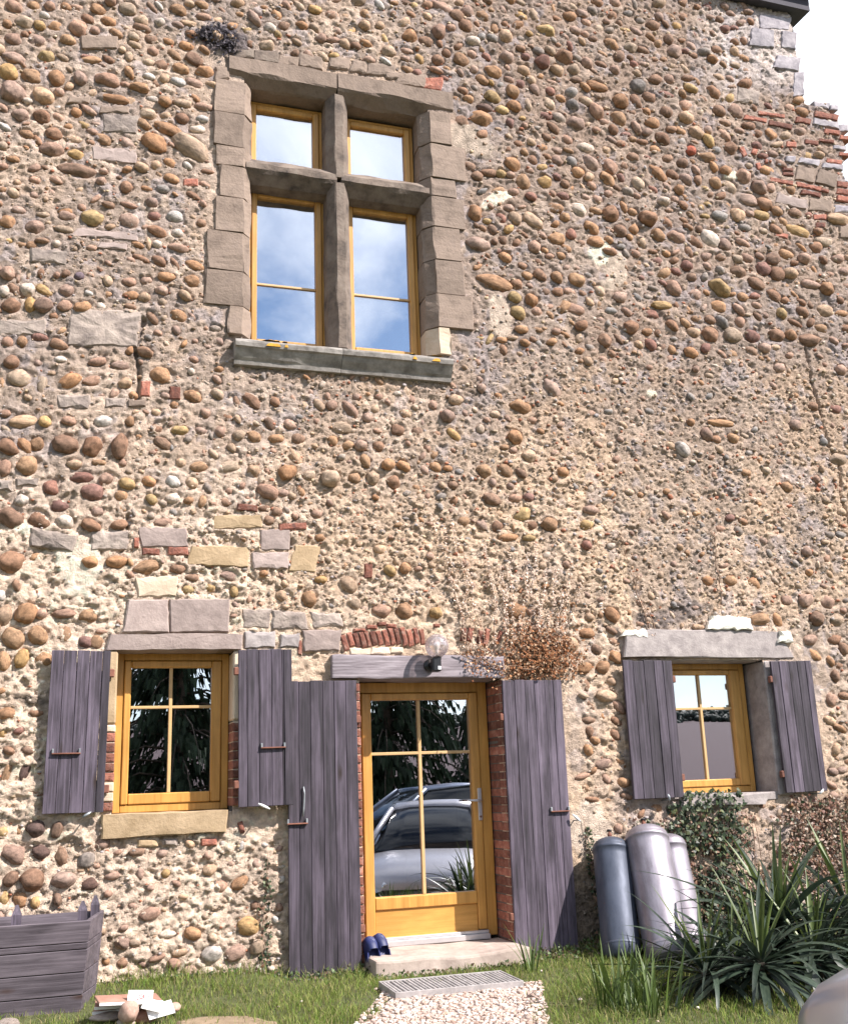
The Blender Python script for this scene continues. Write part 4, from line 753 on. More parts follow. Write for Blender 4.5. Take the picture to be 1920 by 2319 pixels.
# left window: ochre block and bricks on the left cheek, smooth block and bricks on the right one
reveal('reveal', .222, .2985, -.016, .29, 1.965, 2.512, M_OCHRE, .012); reveal('reveal', 1.170, 1.262, -.014, .29, 1.98, 2.515, M_CREAM, .012)
reveal('reveal', .29, 1.175, .02, .30, 2.5235, 2.58, M_STONE)
def brick_column(x0, x1, yb, z0, z1, h, seed, pale=0.0):
    r = random.Random(seed); z = z0; k = 0
    while z < z1-.02:
        hh = min(h*r.uniform(.92, 1.06), z1-z); a = -.018+r.uniform(-.008, .008); j = r.uniform(-.004, .006)
        pts = [(x0+(j if seed % 2 else 0), z+.004), (x1+(0 if seed % 2 else j), z+.004), (x1+(0 if seed % 2 else j), z+hh-.005), (x0+(j if seed % 2 else 0), z+hh-.005)]
        slab('brick', pts, a, yb, M_BRICK if r.random() > pale else M_CREAM, wall, .007, .003, .003, .03, seed*100+k)
        z += hh; k += 1
brick_column(2.075, 2.188, .37, .14, 2.28, .0715, 11); brick_column(3.412, 3.53, .37, .14, 2.28, .0715, 12)
brick_column(.215, .2985, .29, 1.335, 1.96, .072, 13, .25); brick_column(1.170, 1.255, .29, 1.335, 1.975, .072, 14, .1)
# mortar bed behind the brick jambs (joints sit back from the brick faces)
for x0, x1, z0, z1, yb in ((2.08, 2.184, .1, 2.28, .36), (3.416, 3.52, .1, 2.28, .36), (.22, .295, 1.34, 1.96, .28), (1.1735, 1.25, 1.34, 1.97, .28)):
    reveal('mortar_bed', x0, x1, -.004, yb, z0, z1, M_CREAM, .002)
# oak beam over the door
beam = box('beam', 1.952, 3.445, -.052, .36, 2.293, 2.478, M_BEAM, None, .012, 2)
bm = bmesh.new(); bm.from_mesh(beam.data); bmesh.ops.subdivide_edges(bm, edges=[e for e in bm.edges if abs(e.verts[0].co.x-e.verts[1].co.x) > .5], cuts=26)
for v in bm.verts:
    n1 = mnoise.noise(Vector((v.co.x*2.5, v.co.z*4, v.co.y*3))); v.co.z += .014*n1+.006*mnoise.noise(Vector((v.co.x*11, v.co.z*3, 4))); v.co.y += .006*mnoise.noise(Vector((v.co.x*5, v.co.z*9, 7)))
bm.to_mesh(beam.data); bm.free(); beam.parent = house; beam.location -= HL; tag(beam, 'weathered grey oak beam over the door')
# doorstep
bm = bmesh.new(); add_box(bm, -.62, .62, -.34, .33, -.20, .0, .02, 2)
bmesh.ops.subdivide_edges(bm, edges=[e for e in bm.edges if abs(e.verts[0].co.x-e.verts[1].co.x) > .5], cuts=14)
for v in bm.verts: v.co += Vector((0, .012*mnoise.noise(v.co*5), .012*mnoise.noise(v.co*4+Vector((9, 0, 0)))-.02*max(0, 1-abs(v.co.x)/.5)*(v.co.z > -.05)*(v.co.y < 0)))
step = bm_obj('doorstep', bm, M_STEP, house); step.location = Vector((2.80, 0, .203))-HL

# ---------------------------------------------------------------- shutters
def shutter(x0, x1, z0, z1, y0, cuts, label, stops=(), straps=(), hooks=(), lean=0.0, seed=0, hinges=None):
    """grey plank shutter folded back on the wall: planks, back battens, iron fittings"""
    org = Vector(((x0+x1)/2, y0, z0)); root = empty('shutter', org-HL, house); tag(root, label); r = random.Random(seed)
    def part(name, me): return obj(name, me, root)
    ed = [x0]+[x0+(x1-x0)*c for c in cuts]+[x1]; th = .026
    for a, b in zip(ed[:-1], ed[1:]):
        d = r.uniform(-.003, .003); e0, e1 = r.uniform(-.004, .004), r.uniform(-.004, .004)
        bm = bmesh.new(); add_box(bm, -(b-a)/2+.0012, (b-a)/2-.0012, -th/2, th/2, 0, z1-z0+e1, .003)
        bmesh.ops.subdivide_edges(bm, edges=[e for e in bm.edges if abs(e.verts[0].co.z-e.verts[1].co.z) > .3], cuts=8)
        ph = r.uniform(0, 50)
        for v in bm.verts: v.co.y += .0035*mnoise.noise(Vector((ph, v.co.z*1.1, v.co.x*7))); v.co.x += .0014*mnoise.noise(Vector((ph+9, v.co.z*1.7, 0)))
        o = bm_obj('plank', bm, M_WOODZ, root); o.location = ((a+b)/2-org.x, d, 0)
    for zz in (.16, .84): part('batten', bars_mesh('batten', [(x0+.02-org.x, x1-.02-org.x, th/2+.001, th/2+.018, (z1-z0)*zz-.04, (z1-z0)*zz+.04)], M_WOODX, .003))
    for sx, sz, l in straps:                           # hanging iron bars
        o = part('iron_bar', bars_mesh('iron_bar', [(sx-l/2-org.x, sx+l/2-org.x, -th/2-.026, -th/2-.002, sz-z0-.005, sz-z0+.005)], M_RUST, .002))
        obj('bracket', bars_mesh('bracket', [(sx-l/2-org.x, sx-l/2+.014-org.x, -th/2-.020, -th/2-.001, sz-z0-.002, sz-z0+.035), (sx+l/2-.014-org.x, sx+l/2-org.x, -th/2-.020, -th/2-.001, sz-z0-.002, sz-z0+.035)], M_GALV, .002), o)
    for hx_, hz_, l in hooks:                          # long hook hanging on the planks
        v1, f1 = tube([(hx_-org.x, -th/2-.012, hz_-z0+l/2), (hx_-org.x+.006, -th/2-.016, hz_-z0+l/4), (hx_-org.x, -th/2-.014, hz_-z0-l/4), (hx_-org.x-.006, -th/2-.02, hz_-z0-l/2)], .006, 6); part('hook', mesh('hook', v1, f1, M_GALV, True))
    for sx, sz, dx, dz, white in stops:                # shutter stops below the edge
        v1, f1 = tube([(sx-org.x-dx, -.05, sz-z0+dz), (sx-org.x-dx*.3, -.055, sz-z0+dz*.3), (sx-org.x+dx*.5, -.05, sz-z0-dz*.5), (sx-org.x+dx, -.045, sz-z0-dz)], [.006, .011, .010, .004], 8)
        o = part('shutter_stop', mesh('shutter_stop', v1, f1, M_WHITEP if white else M_GALV, True))
        v1, f1 = tube([(sx-org.x+dx*.6, -.05, sz-z0-dz*.6), (sx-org.x+dx*.6, .09, sz-z0-dz*.6-.005)], .006, 6); obj('pin', mesh('pin', v1, f1, M_GALV), o)
    if hinges:
        for zz in (.14, .86): part('hinge', bars_mesh('hinge', [(hinges-.03-org.x, hinges+.03-org.x, -.010, .03, (z1-z0)*zz-.03, (z1-z0)*zz+.03)], M_RUST, .006))
    root.rotation_euler = (0, lean, 0)
    return root
sx = lambda p: P(*p, -.06)[0]
sz = lambda p: P(*p, -.06)[1]
shutter(-.19, .233, 1.333, 2.505, -.06, (.21, .43, .645, .86), 'narrow grey plank shutter left of the small black window', [(sx(t5(450, 972)), sz(t5(450, 972)), .03, -.018, False)], [(sx(t5(340, 658)), sz(t5(340, 658)), .20)], lean=.010, seed=1, hinges=.235)
shutter(1.203, 1.622, 1.328, 2.515, -.105, (.16, .38, .61, .81, .845), 'grey plank shutter overlapping the tall door shutter', [(sx(t5(1358, 930)), sz(t5(1358, 930)), .045, .022, True)], [(sx(t5(1410, 628)), sz(t5(1410, 628)), .19)], lean=-.008, seed=2, hinges=1.20)
shutter(1.590, 2.148, .092, 2.272, -.055, (.155, .32, .50, .665, .835), 'tall grey plank shutter left of the glazed door', (), [(sx(t6(120, 1065)), sz(t6(120, 1065)), .16)], [(sx(t6(152, 950)), sz(t6(152, 950)), .22)], lean=.0, seed=3, hinges=2.15)
shutter(3.400, 3.945, .090, 2.268, -.055, (.20, .375, .535, .71, .85), 'tall grey plank shutter right of the glazed door', [(sx(t6(1553, 1035)), sz(t6(1553, 1035)), .035, .030, True)], [(sx(t6(1475, 1000)), sz(t6(1475, 1000)), .17)], lean=.003, seed=4, hinges=3.40)
shutter(4.555, 5.040, 1.257, 2.435, -.06, (.20, .42, .63, .81), 'grey plank shutter left of the window above the ivy', [(sx(t7(688, 955)), sz(t7(688, 955)), .006, .03, False)], seed=5, hinges=5.04)
shutter(6.085, 6.525, 1.256, 2.432, -.06, (.20, .44, .65, .85), 'rightmost grey plank shutter beside the window above the ivy', [(sx(t7(1458, 925)), sz(t7(1458, 925)), -.022, .02, True)], lean=-.008, seed=6, hinges=6.09)

# ---------------------------------------------------------------- body of the house: side, back, floors, roof
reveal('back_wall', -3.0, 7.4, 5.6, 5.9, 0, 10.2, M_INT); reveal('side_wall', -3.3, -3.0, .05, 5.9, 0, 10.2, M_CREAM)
def side(name, x0, x1, z0, z1): return reveal(name, x0, x1, .16, 5.9, z0, z1, M_CREAM, .0)
side('side_wall', 7.12, 7.395, 0, 10.2)
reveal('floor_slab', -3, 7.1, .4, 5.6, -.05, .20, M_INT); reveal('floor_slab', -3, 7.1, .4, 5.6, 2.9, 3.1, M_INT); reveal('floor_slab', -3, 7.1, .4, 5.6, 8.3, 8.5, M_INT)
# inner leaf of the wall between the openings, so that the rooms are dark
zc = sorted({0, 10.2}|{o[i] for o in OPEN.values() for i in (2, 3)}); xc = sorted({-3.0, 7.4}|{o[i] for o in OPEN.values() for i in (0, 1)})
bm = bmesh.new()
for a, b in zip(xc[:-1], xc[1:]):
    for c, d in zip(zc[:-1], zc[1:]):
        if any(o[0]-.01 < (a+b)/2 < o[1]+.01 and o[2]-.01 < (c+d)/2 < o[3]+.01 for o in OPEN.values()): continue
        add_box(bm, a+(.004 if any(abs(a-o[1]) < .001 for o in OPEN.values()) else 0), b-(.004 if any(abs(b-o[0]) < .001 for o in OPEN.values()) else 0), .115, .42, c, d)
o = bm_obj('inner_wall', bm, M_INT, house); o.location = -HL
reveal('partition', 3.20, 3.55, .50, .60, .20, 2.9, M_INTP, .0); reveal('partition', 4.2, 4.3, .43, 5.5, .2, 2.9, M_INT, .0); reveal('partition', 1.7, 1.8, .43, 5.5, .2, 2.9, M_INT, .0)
# lower broken masonry carrying on to the right of the corner
reveal('masonry_core', 7.396, 7.80, .05, 1.2, 0, 8.25, M_STONE, .03); reveal('masonry_core', 7.396, 7.62, .05, 1.0, 8.25, 8.50, M_STONE, .03)
M_EAVE = simple('dark_eave_boards', (.035, .032, .045), (.06, .055, .07), 6, .85, .3, 30, .004, .1)
M_TILE = simple('brown_roof_tiles', (.16, .08, .055), (.26, .13, .09), 12, .9, .5, 20, .02, .1)
ez = P(1789, 30, 0)[1]
v = [(-3.6, -.10, ez+.0), (7.60, -.10, ez+.0), (7.60, .35, ez+.02), (-3.6, .35, ez+.02)]
vv = v+[(a, b, c+.16) for a, b, c in v]
eave = hpart('roof', mesh('roof', vv, [(3, 2, 1, 0), (4, 5, 6, 7), (0, 1, 5, 4), (1, 2, 6, 5), (2, 3, 7, 6), (3, 0, 4, 7)], M_EAVE))
v = [(-3.7, -.18, ez+.165), (7.66, -.18, ez+.165), (7.66, 3.0, ez+2.2), (-3.7, 3.0, ez+2.2), (7.66, 6.6, ez+.3), (-3.7, 6.6, ez+.3)]
vv = v+[(a, b, c+.1) for a, b, c in v]
rt = obj('roof_tiles', mesh('roof_tiles', vv, [(3, 2, 1, 0), (5, 4, 2, 3), (6, 7, 8, 9), (9, 8, 10, 11), (0, 1, 7, 6), (1, 2, 8, 7), (2, 4, 10, 8), (4, 5, 11, 10), (5, 3, 9, 11), (3, 0, 6, 9)], M_TILE), eave)
obj('gable', mesh('gable', [(7.39, .2, ez+.1), (7.39, 5.8, ez+.1), (7.39, 3.0, ez+2.1), (7.1, .2, ez+.1), (7.1, 5.8, ez+.1), (7.1, 3.0, ez+2.1)], [(0, 1, 2), (5, 4, 3), (0, 3, 4, 1), (1, 4, 5, 2), (2, 5, 3, 0)], M_CREAM), eave)

# ================================================================ GROUND
def gz(x, y):
    s = lambda a, b, t: (lambda u: u*u*(3-2*u))(min(1, max(0, (t-a)/(b-a))))
    z = GZ - .34*s(-2.2, -6.0, -0.0+y if False else y) if False else GZ
    z -= .30*s(2.4, 6.0, -y)
    z += .085*s(-.9, -.1, y)*(1-s(1.2, 1.8, x))+.03*s(-.7, -.1, y)*s(3.6, 4.2, x)
    z += .018*mnoise.noise(Vector((x*1.7, y*1.7, 2)))*s(0.0, .6, abs(x-2.8))
    if y < -25: z += (min(-25-y, 175))*.078
    return z
gxs = sorted(set([-320, -200, -120, -70, -40, -25, -15, -10, -7]+[round(-5+.12*i, 3) for i in range(126)]+[11, 12, 14, 17, 22, 30, 45, 70, 120, 200, 320]))
gys = sorted(set([-330, -250, -180, -130, -90, -65, -45, -35, -28, -25, -22, -18, -15, -12, -10, -8.5, -7.2]+[round(-6.4+.12*i, 3) for i in range(56)]+[.42, 3, 8, 20, 60]))
V = [(x, y, gz(x, y)) for x in gxs for y in gys]; ny_ = len(gys)
F = np.array([(i*ny_+j, (i+1)*ny_+j, (i+1)*ny_+j+1, i*ny_+j+1) for i in range(len(gxs)-1) for j in range(ny_-1)])
gc_ = []
for x, y, z in V:
    f = min(1, max(0, (-y-26)/8)); g0 = (.095, .105, .042); g1 = (.075, .046, .050)
    gc_.append([g0[k]*(1-f)+g1[k]*f for k in range(3)])
M_GROUND = vcol('earth_and_turf', .95, .8, 25, .03, .5)
ground = obj('ground', np_mesh('ground', np.array(V), F, M_GROUND, True, np.array(gc_))); tag(ground, kind='structure')
def sheet(name, pts, mat, dz, n=26, ragged=.10):
    """flat patch laid on the ground with a ragged edge: closed outline (x, y)"""
    c = Vector((sum(p[0] for p in pts)/len(pts), sum(p[1] for p in pts)/len(pts))); ring = []
    for i in range(len(pts)):
        a, b = Vector(pts[i]), Vector(pts[(i+1) % len(pts)]); m = max(2, int((b-a).length/.12))
        for k in range(m): ring.append(a+(b-a)*(k/m)+Vector((R.uniform(-ragged, ragged), R.uniform(-ragged, ragged)))*.5)
    L = 9; V = [(c.x, c.y, gz(c.x, c.y)+dz)]
    for l in range(1, L+1):
        for p in ring: q = c+(p-c)*(l/L); V.append((q.x, q.y, gz(q.x, q.y)+(dz+.006*mnoise.noise(Vector((q.x*6, q.y*6, 1))) if l < L else -.03)))
    m = len(ring); F = [(0, 1+i, 1+(i+1) % m) for i in range(m)]+[(1+(l-1)*m+i, 1+l*m+i, 1+l*m+(i+1) % m, 1+(l-1)*m+(i+1) % m) for l in range(1, L) for i in range(m)]
    me = mesh(name, V, F, mat, True); bm = bmesh.new(); bm.from_mesh(me); bmesh.ops.recalc_face_normals(bm, faces=bm.faces)
    if sum(f.normal.z for f in bm.faces) < 0: bmesh.ops.reverse_faces(bm, faces=bm.faces)
    bm.to_mesh(me); bm.free(); return tag(obj(name, me), kind='structure')
M_GRAVEL = simple('pale_gravel', (.34, .255, .215), (.60, .48, .42), 22, .95, .8, 45, .015, 0)
M_DIRT = simple('trodden_earth', (.20, .145, .09), (.32, .235, .155), 9, .95, .7, 40, .012, 0)
PATH = [G(868, 2250, GZ), G(1225, 2228, GZ), G(1238, 2290, GZ), G(1250, 2330, GZ), (2.9, -4.0), (1.6, -4.0), G(800, 2330, GZ)]
DIRT = [G(398, 2296, .13), G(450, 2283, .13), G(560, 2284, .13), G(618, 2300, .12), G(640, 2340, .1), G(380, 2345, .1)]
sheet('path', PATH, M_GRAVEL, .012); sheet('bare_earth', DIRT, M_DIRT, .012)
def inside(p, poly): return in_poly(p[0], p[1], poly)
# gravel stones on the path
gv, gf, gc = [], [], []; gn = 0
for k in range(9000):
    x, y = R.uniform(1.2, 4.2), R.uniform(-2.6, -.5)
    if not inside((x, y), PATH) and R.random() > .006: continue
    s = R.choice((.006, .008, .010, .013, .017)); q = (ico+np.array([[R.uniform(-.25, .25) for _ in range(3)] for _ in range(12)]))*np.array([s*R.uniform(.8, 1.4), s*R.uniform(.8, 1.2), s*.6])
    c = R.choice([(.62, .52, .46), (.48, .37, .31), (.70, .64, .58), (.40, .29, .23), (.55, .42, .36)]); j = R.uniform(.8, 1.15)
    gv.append(q+np.array([x, y, gz(x, y)+.016])); gf.append(icf+gn); gn += 12; gc.append(np.tile(np.array(c)*j, (12, 1)))
gr = obj('gravel', np_mesh('gravel', np.concatenate(gv), np.concatenate(gf), M_PEBS, False, np.concatenate(gc))); tag(gr, 'loose pale gravel stones on the path to the door', 'gravel', kind='stuff')
# grass
M_GRASS = vcol('grass_blades', .7, .0, 10, .001, .2, spec=.25)
def leafy(m, tr=.35, col=(.10, .16, .02)):
    t = m.node_tree; b = t.nodes['Principled BSDF']; o = t.nodes['Material Output']; ad = N(t, 'ShaderNodeMixShader'); tl = N(t, 'ShaderNodeBsdfTranslucent')
    l = b.inputs['Base Color'].links
    if l: t.links.new(l[0].from_socket, tl.inputs['Color'])
    else: tl.inputs['Color'].default_value = (*col, 1)
    ad.inputs[0].default_value = tr; t.links.new(b.outputs[0], ad.inputs[1]); t.links.new(tl.outputs[0], ad.inputs[2]); t.links.new(ad.outputs[0], o.inputs[0]); return m
leafy(M_GRASS, .3)
GCOL = [(.15, .225, .035), (.19, .26, .05), (.11, .18, .03), (.25, .27, .08), (.30, .25, .12)]
def blades(spots):
    """spots: (x, y, z, height, width, lean) -> strip blades"""
    n = len(spots); A = np.array(spots); th = np.array([R.uniform(0, 6.283) for _ in range(n)]); th2 = np.array([R.uniform(0, 6.283) for _ in range(n)])
    V = np.zeros((n, 7, 3)); ux, uy = np.cos(th), np.sin(th); lx, ly = np.cos(th2), np.sin(th2)
    for i, (t, w) in enumerate(((0, 1), (.45, .8), (.8, .45))):
        cx = A[:, 0]+lx*A[:, 5]*A[:, 3]*t*t; cy = A[:, 1]+ly*A[:, 5]*A[:, 3]*t*t; cz = A[:, 2]+A[:, 3]*t*(1-.25*A[:, 5]*t)
        for s, sg in ((0, -1), (1, 1)): V[:, i*2+s] = np.stack([cx+ux*A[:, 4]*w*sg/2, cy+uy*A[:, 4]*w*sg/2, cz], 1)
    V[:, 6] = np.stack([A[:, 0]+lx*A[:, 5]*A[:, 3], A[:, 1]+ly*A[:, 5]*A[:, 3], A[:, 2]+A[:, 3]*(1-.25*A[:, 5])], 1)
    b = np.arange(n)[:, None]*7
    F = np.concatenate([b+np.array([[0, 1, 3]]), b+np.array([[0, 3, 2]]), b+np.array([[2, 3, 5]]), b+np.array([[2, 5, 4]]), b+np.array([[4, 5, 6]])], 0)
    return V.reshape(-1, 3), F
sp, cl = [], []
for k in range(105000):
    x, y = R.uniform(-1.6, 7.0), R.uniform(-3.2, -.01)
    kk = .5+.9*mnoise.noise(Vector((x*4, y*4, 9)))
    if inside((x, y), PATH) and R.random() > .012 and not (not inside((x+.12, y), PATH) or not inside((x-.12, y), PATH) or not inside((x, y+.06), PATH)) : continue
    if inside((x, y), PATH) and R.random() > kk*.5: continue
    if inside((x, y), DIRT) and R.random() > (.16 if inside((x+.10, y), DIRT) and inside((x-.10, y), DIRT) and inside((x, y+.08), DIRT) else kk): continue
    if 2.15 < x < 3.45 and y > -.36: continue
    d = mnoise.noise(Vector((x*2.2, y*2.2, 4)))
    if R.random() > .80+.6*d: continue
    near = max(0, 1+y/.35); h = R.uniform(.025, .07)*(1+.5*d)+near*R.uniform(0, .12)*(R.random() < .6)
    sp.append((x, y, gz(x, y)-.004, h, R.uniform(.003, .006), R.uniform(.1, .9))); c = R.choice(GCOL) if R.random() < .8 else GCOL[3]; cl.append(c)
V, F = blades(sp); cc = np.repeat(np.array(cl)*np.array([[R.uniform(.75, 1.25)] for _ in cl]), 7, 0)
tag(obj('grass', np_mesh('grass', V, F, M_GRASS, False, cc)), 'short green grass growing along the foot of the wall', 'grass', kind='stuff')

# ---------------------------------------------------------------- plants with long leaves
def strap(L, w, arch, fold=.25, n=9, twist=0.0):
    """leaf along +x rising in z, drooping by arch"""
    V, F = [], []
    a = 0.0; x = z = 0.0
    for i in range(n+1):
        t = i/n; ww = w*(min(1, .55+1.6*t) if t < .3 else 1)*(1-t**2.6)+.0008; tw = twist*t
        for s, k in ((-1, fold), (0, 0), (1, fold)): V.append((x, s*ww/2*math.cos(tw), z+abs(s)*ww*k*.5+s*ww/2*math.sin(tw)))
        a -= arch/n*(.4+1.2*t); x += L/n*math.cos(a); z += L/n*math.sin(a)
    for i in range(n):
        for s in (0, 1): b = i*3+s; F.append((b, b+1, b+4, b+3))
    return V, F
M_YUC = leafy(simple('yucca_leaf', (.014, .027, .019), (.046, .066, .042), 5, .42, .0, rnd=.3, stretch=(1, 14, 14)), .12)
M_YUCY = leafy(simple('young_yucca_leaf', (.05, .085, .022), (.13, .165, .045), 4, .45, .0, rnd=.2, stretch=(1, 14, 14)), .2)
M_TRUNK = simple('fibrous_trunk', (.05, .036, .025), (.11, .085, .06), 14, .95, .8, 30, .02, .1)
LEAVES = [mesh('leaf', *strap(1.0, w*1.1, a, .35, 10, tw), M_YUC, True) for w, a, tw in ((.052, .5, .2), (.058, .9, -.3), (.050, 1.3, .3), (.060, 1.7, -.2), (.048, .25, .1), (.056, 2.1, .4))]
YOUNG = [mesh('leaf', *strap(1.0, w, a, .5, 8, 0), M_YUCY, True) for w, a in ((.055, .15), (.06, .3))]
def yucca(name, base, crown_h, n, Lr, label, seed, lean=(0, 0)):
    r = random.Random(seed); root = empty(name, base); tag(root, label, 'yucca', 'yucca plants in front of the wall')
    v1, f1 = tube([(0, 0, -.03), (lean[0]*.4, lean[1]*.4, crown_h*.5), (lean[0], lean[1], crown_h)], [.06, .055, .05], 9); obj('trunk', mesh('trunk', v1, f1, M_TRUNK, True), root)
    for i in range(n):
        t = i/(n-1); el = math.radians(84-118*t**.8+r.uniform(-9, 9)); az = i*2.39996+r.uniform(-.25, .25); L = r.uniform(*Lr)*(.62+.38*min(1, t*2.2))
        yv = t < .12; o = obj('leaf', r.choice(YOUNG) if yv else r.choice(LEAVES[:3] if t < .45 else LEAVES[1:]), root)
        o.location = (lean[0]+.03*math.cos(az), lean[1]+.03*math.sin(az), crown_h+.10*(1-t)-.05); o.rotation_euler = (r.uniform(-.3, .3), -el, az); o.scale = (L, L*r.uniform(.85, 1.2)*(1.0), L)
    return root
def at(px, py, y): x, z = P(px, py, y); return (x, y, z)
x, y, z = at(1768, 2105, -1.55); yucca('yucca', (x, y, gz(x, y)), z-gz(x, y), 92, (.70, 1.18), 'largest yucca with wide dark rosette in front of the ivy', 5)
x, y, z = at(1925, 2075, -1.35); yucca('yucca', (x, y, gz(x, y)), z-gz(x, y), 76, (.65, 1.08), 'yucca cut off by the right edge of the picture', 6)
x, y, z = at(1715, 2150, -1.35); yucca('yucca', (x, y, gz(x, y)), z-gz(x, y), 70, (.55, .95), 'yucca pressed behind the largest rosette towards the ivy', 9)
x, y, z = at(1850, 2130, -1.7); yucca('yucca', (x, y, gz(x, y)), z-gz(x, y), 74, (.55, .95), 'yucca between the largest rosette and the right edge', 10)
x, y, z = at(1600, 2235, -1.95); yucca('yucca', (x, y, gz(x, y)), max(.12, z-gz(x, y)), 60, (.5, .85), 'front yucca with drooping leaves nearest the grass', 11)
x, y, z = at(1730, 2250, -2.25); yucca('yucca', (x, y, gz(x, y)), max(.2, z-gz(x, y)), 70, (.55, .95), 'foremost yucca, its leaves hanging to the lower picture edge', 12)
x, y, z = at(1660, 2200, -1.75); yucca('yucca', (x, y, gz(x, y)), max(.1, z-gz(x, y)), 64, (.5, .85), 'low yucca with drooping leaves nearest the gas cylinders', 7)
x, y, z = at(1850, 2215, -1.95); yucca('yucca', (x, y, gz(x, y)), max(.12, z-gz(x, y)), 64, (.55, .9), 'yucca with arching leaves just behind the car corner', 8)
M_IRIS = leafy(simple('iris_leaf', (.045, .08, .016), (.11, .16, .035), 5, .5, .0, rnd=.25, stretch=(1, 10, 10)), .3)
IL = [mesh('leaf', *strap(1.0, w, a, .25, 7, .2), M_IRIS, True) for w, a in ((.05, .15), (.045, .45), (.05, .9))]
def tuft(base, n, Lr, label, seed, spread=.10):
    r = random.Random(seed); root = empty('iris_tuft', base); tag(root, label, 'plant', 'tufts of upright green leaves')
    for i in range(n):
        az = r.uniform(0, 6.28); o = obj('leaf', r.choice(IL), root); q = r.uniform(0, spread); o.location = (q*math.cos(az)*1.6, q*math.sin(az), -.01)
        o.rotation_euler = (r.uniform(-.3, .3), -math.radians(r.uniform(62, 88)), az); L = r.uniform(*Lr); o.scale = (L, L*r.uniform(.7, 1.0), L)
def gat(px, py): x, y = G(px, py, GZ); return (x, y, gz(x, y))
tuft(gat(1395, 2285), 16, (.28, .50), 'tuft of upright green leaves in front of the blue grey cylinder', 1)
tuft(gat(1450, 2262), 16, (.28, .46), 'tuft of upright green leaves in front of the silver cylinders', 2)
tuft(gat(1500, 2290), 12, (.24, .40), 'tuft of upright green leaves beside the low yucca', 3)
tuft(gat(1205, 2205), 12, (.25, .42), 'tuft of grassy leaves at the foot of the right door shutter', 4, .05)

for k, (px, py) in enumerate(((1425, 2300), (1475, 2305), (1370, 2275))): tuft(gat(px, py), 22, (.2, .42), ('dense dark tuft of grass blades nearest the lower picture edge', 'dense tuft of grass blades left of the foremost yucca', 'tuft of grass blades at the edge of the shaded lawn')[k], 20+k, .16)
# ---------------------------------------------------------------- ivy and creepers: leaves spread over the wall
M_IVY = leafy(vcol('ivy_leaves', .5, .0, 10, .001, .2, spec=.4), .15)
M_DRY = vcol('dry_leaves', .9, .0, 10, .001, .2, spec=.1)
M_VINE = simple('dry_vine_stem', (.20, .125, .085), (.33, .23, .165), 20, .9, .4, 60, .002, .1)
LEAF5 = np.array([(0, 0, 0), (.45, .12, .05), (.30, .50, .02), (0, 1.0, -.05), (-.30, .50, .02), (-.45, .12, .05), (0, .4, .10)]); LF5 = np.array([(6, 0, 1), (6, 1, 2), (6, 2, 3), (6, 3, 4), (6, 4, 5), (6, 5, 0)])
def leaf_cloud(name, spots, mat, parent):
    """spots: (x, y, z, size, colour)"""
    V, F, Cc = [], [], []; n = 0
    for x, y, z, s, c in spots:
        e = Matrix.Rotation(R.uniform(-.9, .9), 3, 'Z') @ Matrix.Rotation(R.uniform(.7, 1.9)+0.0, 3, 'X') @ Matrix.Rotation(R.uniform(0, 6.28), 3, 'Z')
        m = np.array(e); q = LEAF5.copy(); q[:, 2] *= R.uniform(-1.5, 1.5); V.append((q*s) @ m.T+np.array([x, y, z])); F.append(LF5+n); n += 7; j = R.uniform(.7, 1.3); Cc.append(np.tile(np.array(c)*j, (7, 1)))
    return tag(obj(name, np_mesh(name, np.concatenate(V), np.concatenate(F), mat, False, np.concatenate(Cc)), parent), kind='stuff')
def stems(name, lines, rad, parent, mat=M_VINE):
    ps = []
    for ln in lines: ps.append(tube(ln, [rad*(1-.7*i/(len(ln)-1)) for i in range(len(ln))], 5))
    return obj(name, mesh(name, *merge(ps), mat, True), parent)
def wpt(px, py, off=.02): x, z = P(px, py); return Vector((x, wall_y(x, z)-off, z))
def wander(p0, p1, n, amp, off=.02):
    a, b = Vector(p0), Vector(p1); ph = R.uniform(0, 99); out = []
    for i in range(n+1):
        t = i/n; q = a+(b-a)*t; k = amp*mnoise.noise(Vector((ph, t*4, 0)))*math.sin(math.pi*min(1, t*1.2+.1)); out.append(wpt(q.x+k, q.y+k*.2, off))
    return out
IVG = [(.030, .050, .022), (.045, .070, .030), (.065, .085, .045), (.10, .115, .05), (.028, .042, .025)]
BRN = [(.15, .075, .045), (.23, .13, .085), (.10, .055, .04), (.30, .20, .14), (.19, .085, .06), (.36, .28, .22), (.08, .07, .04)]
PALE = [(.55, .42, .33), (.62, .50, .42), (.40, .22, .14), (.48, .33, .25), (.30, .15, .09)]
iv = empty('ivy', (5.4, -.02, .1)); tag(iv, 'dark green ivy with dry brown leaves under the right window', 'ivy'); IO = Vector(iv.location)
sp = []
def ivy_area(n, box_, cols, sz, off, keep=lambda x, y: True):
    for k in range(n):
        px, py = R.uniform(box_[0], box_[2]), R.uniform(box_[1], box_[3])
        if not keep(px, py): continue
        q = wpt(px, py, R.uniform(.005, off))-IO; sp.append((q.x, q.y, q.z, R.uniform(*sz), R.choice(cols)))
nn = lambda x, y, s, t: mnoise.noise(Vector((x*s, y*s, t)))
ivy_area(1900, (1500, 1790, 1670, 2130), IVG, (.025, .05), .13, lambda x, y: nn(x, y, .012, 1) > -.25 and abs(x-1590) < 85+nn(x, y, .03, 3)*40 and (y > 1822 or x > 1535))
ivy_area(900, (1490, 1960, 1700, 2230), IVG+BRN, (.025, .045), .12)
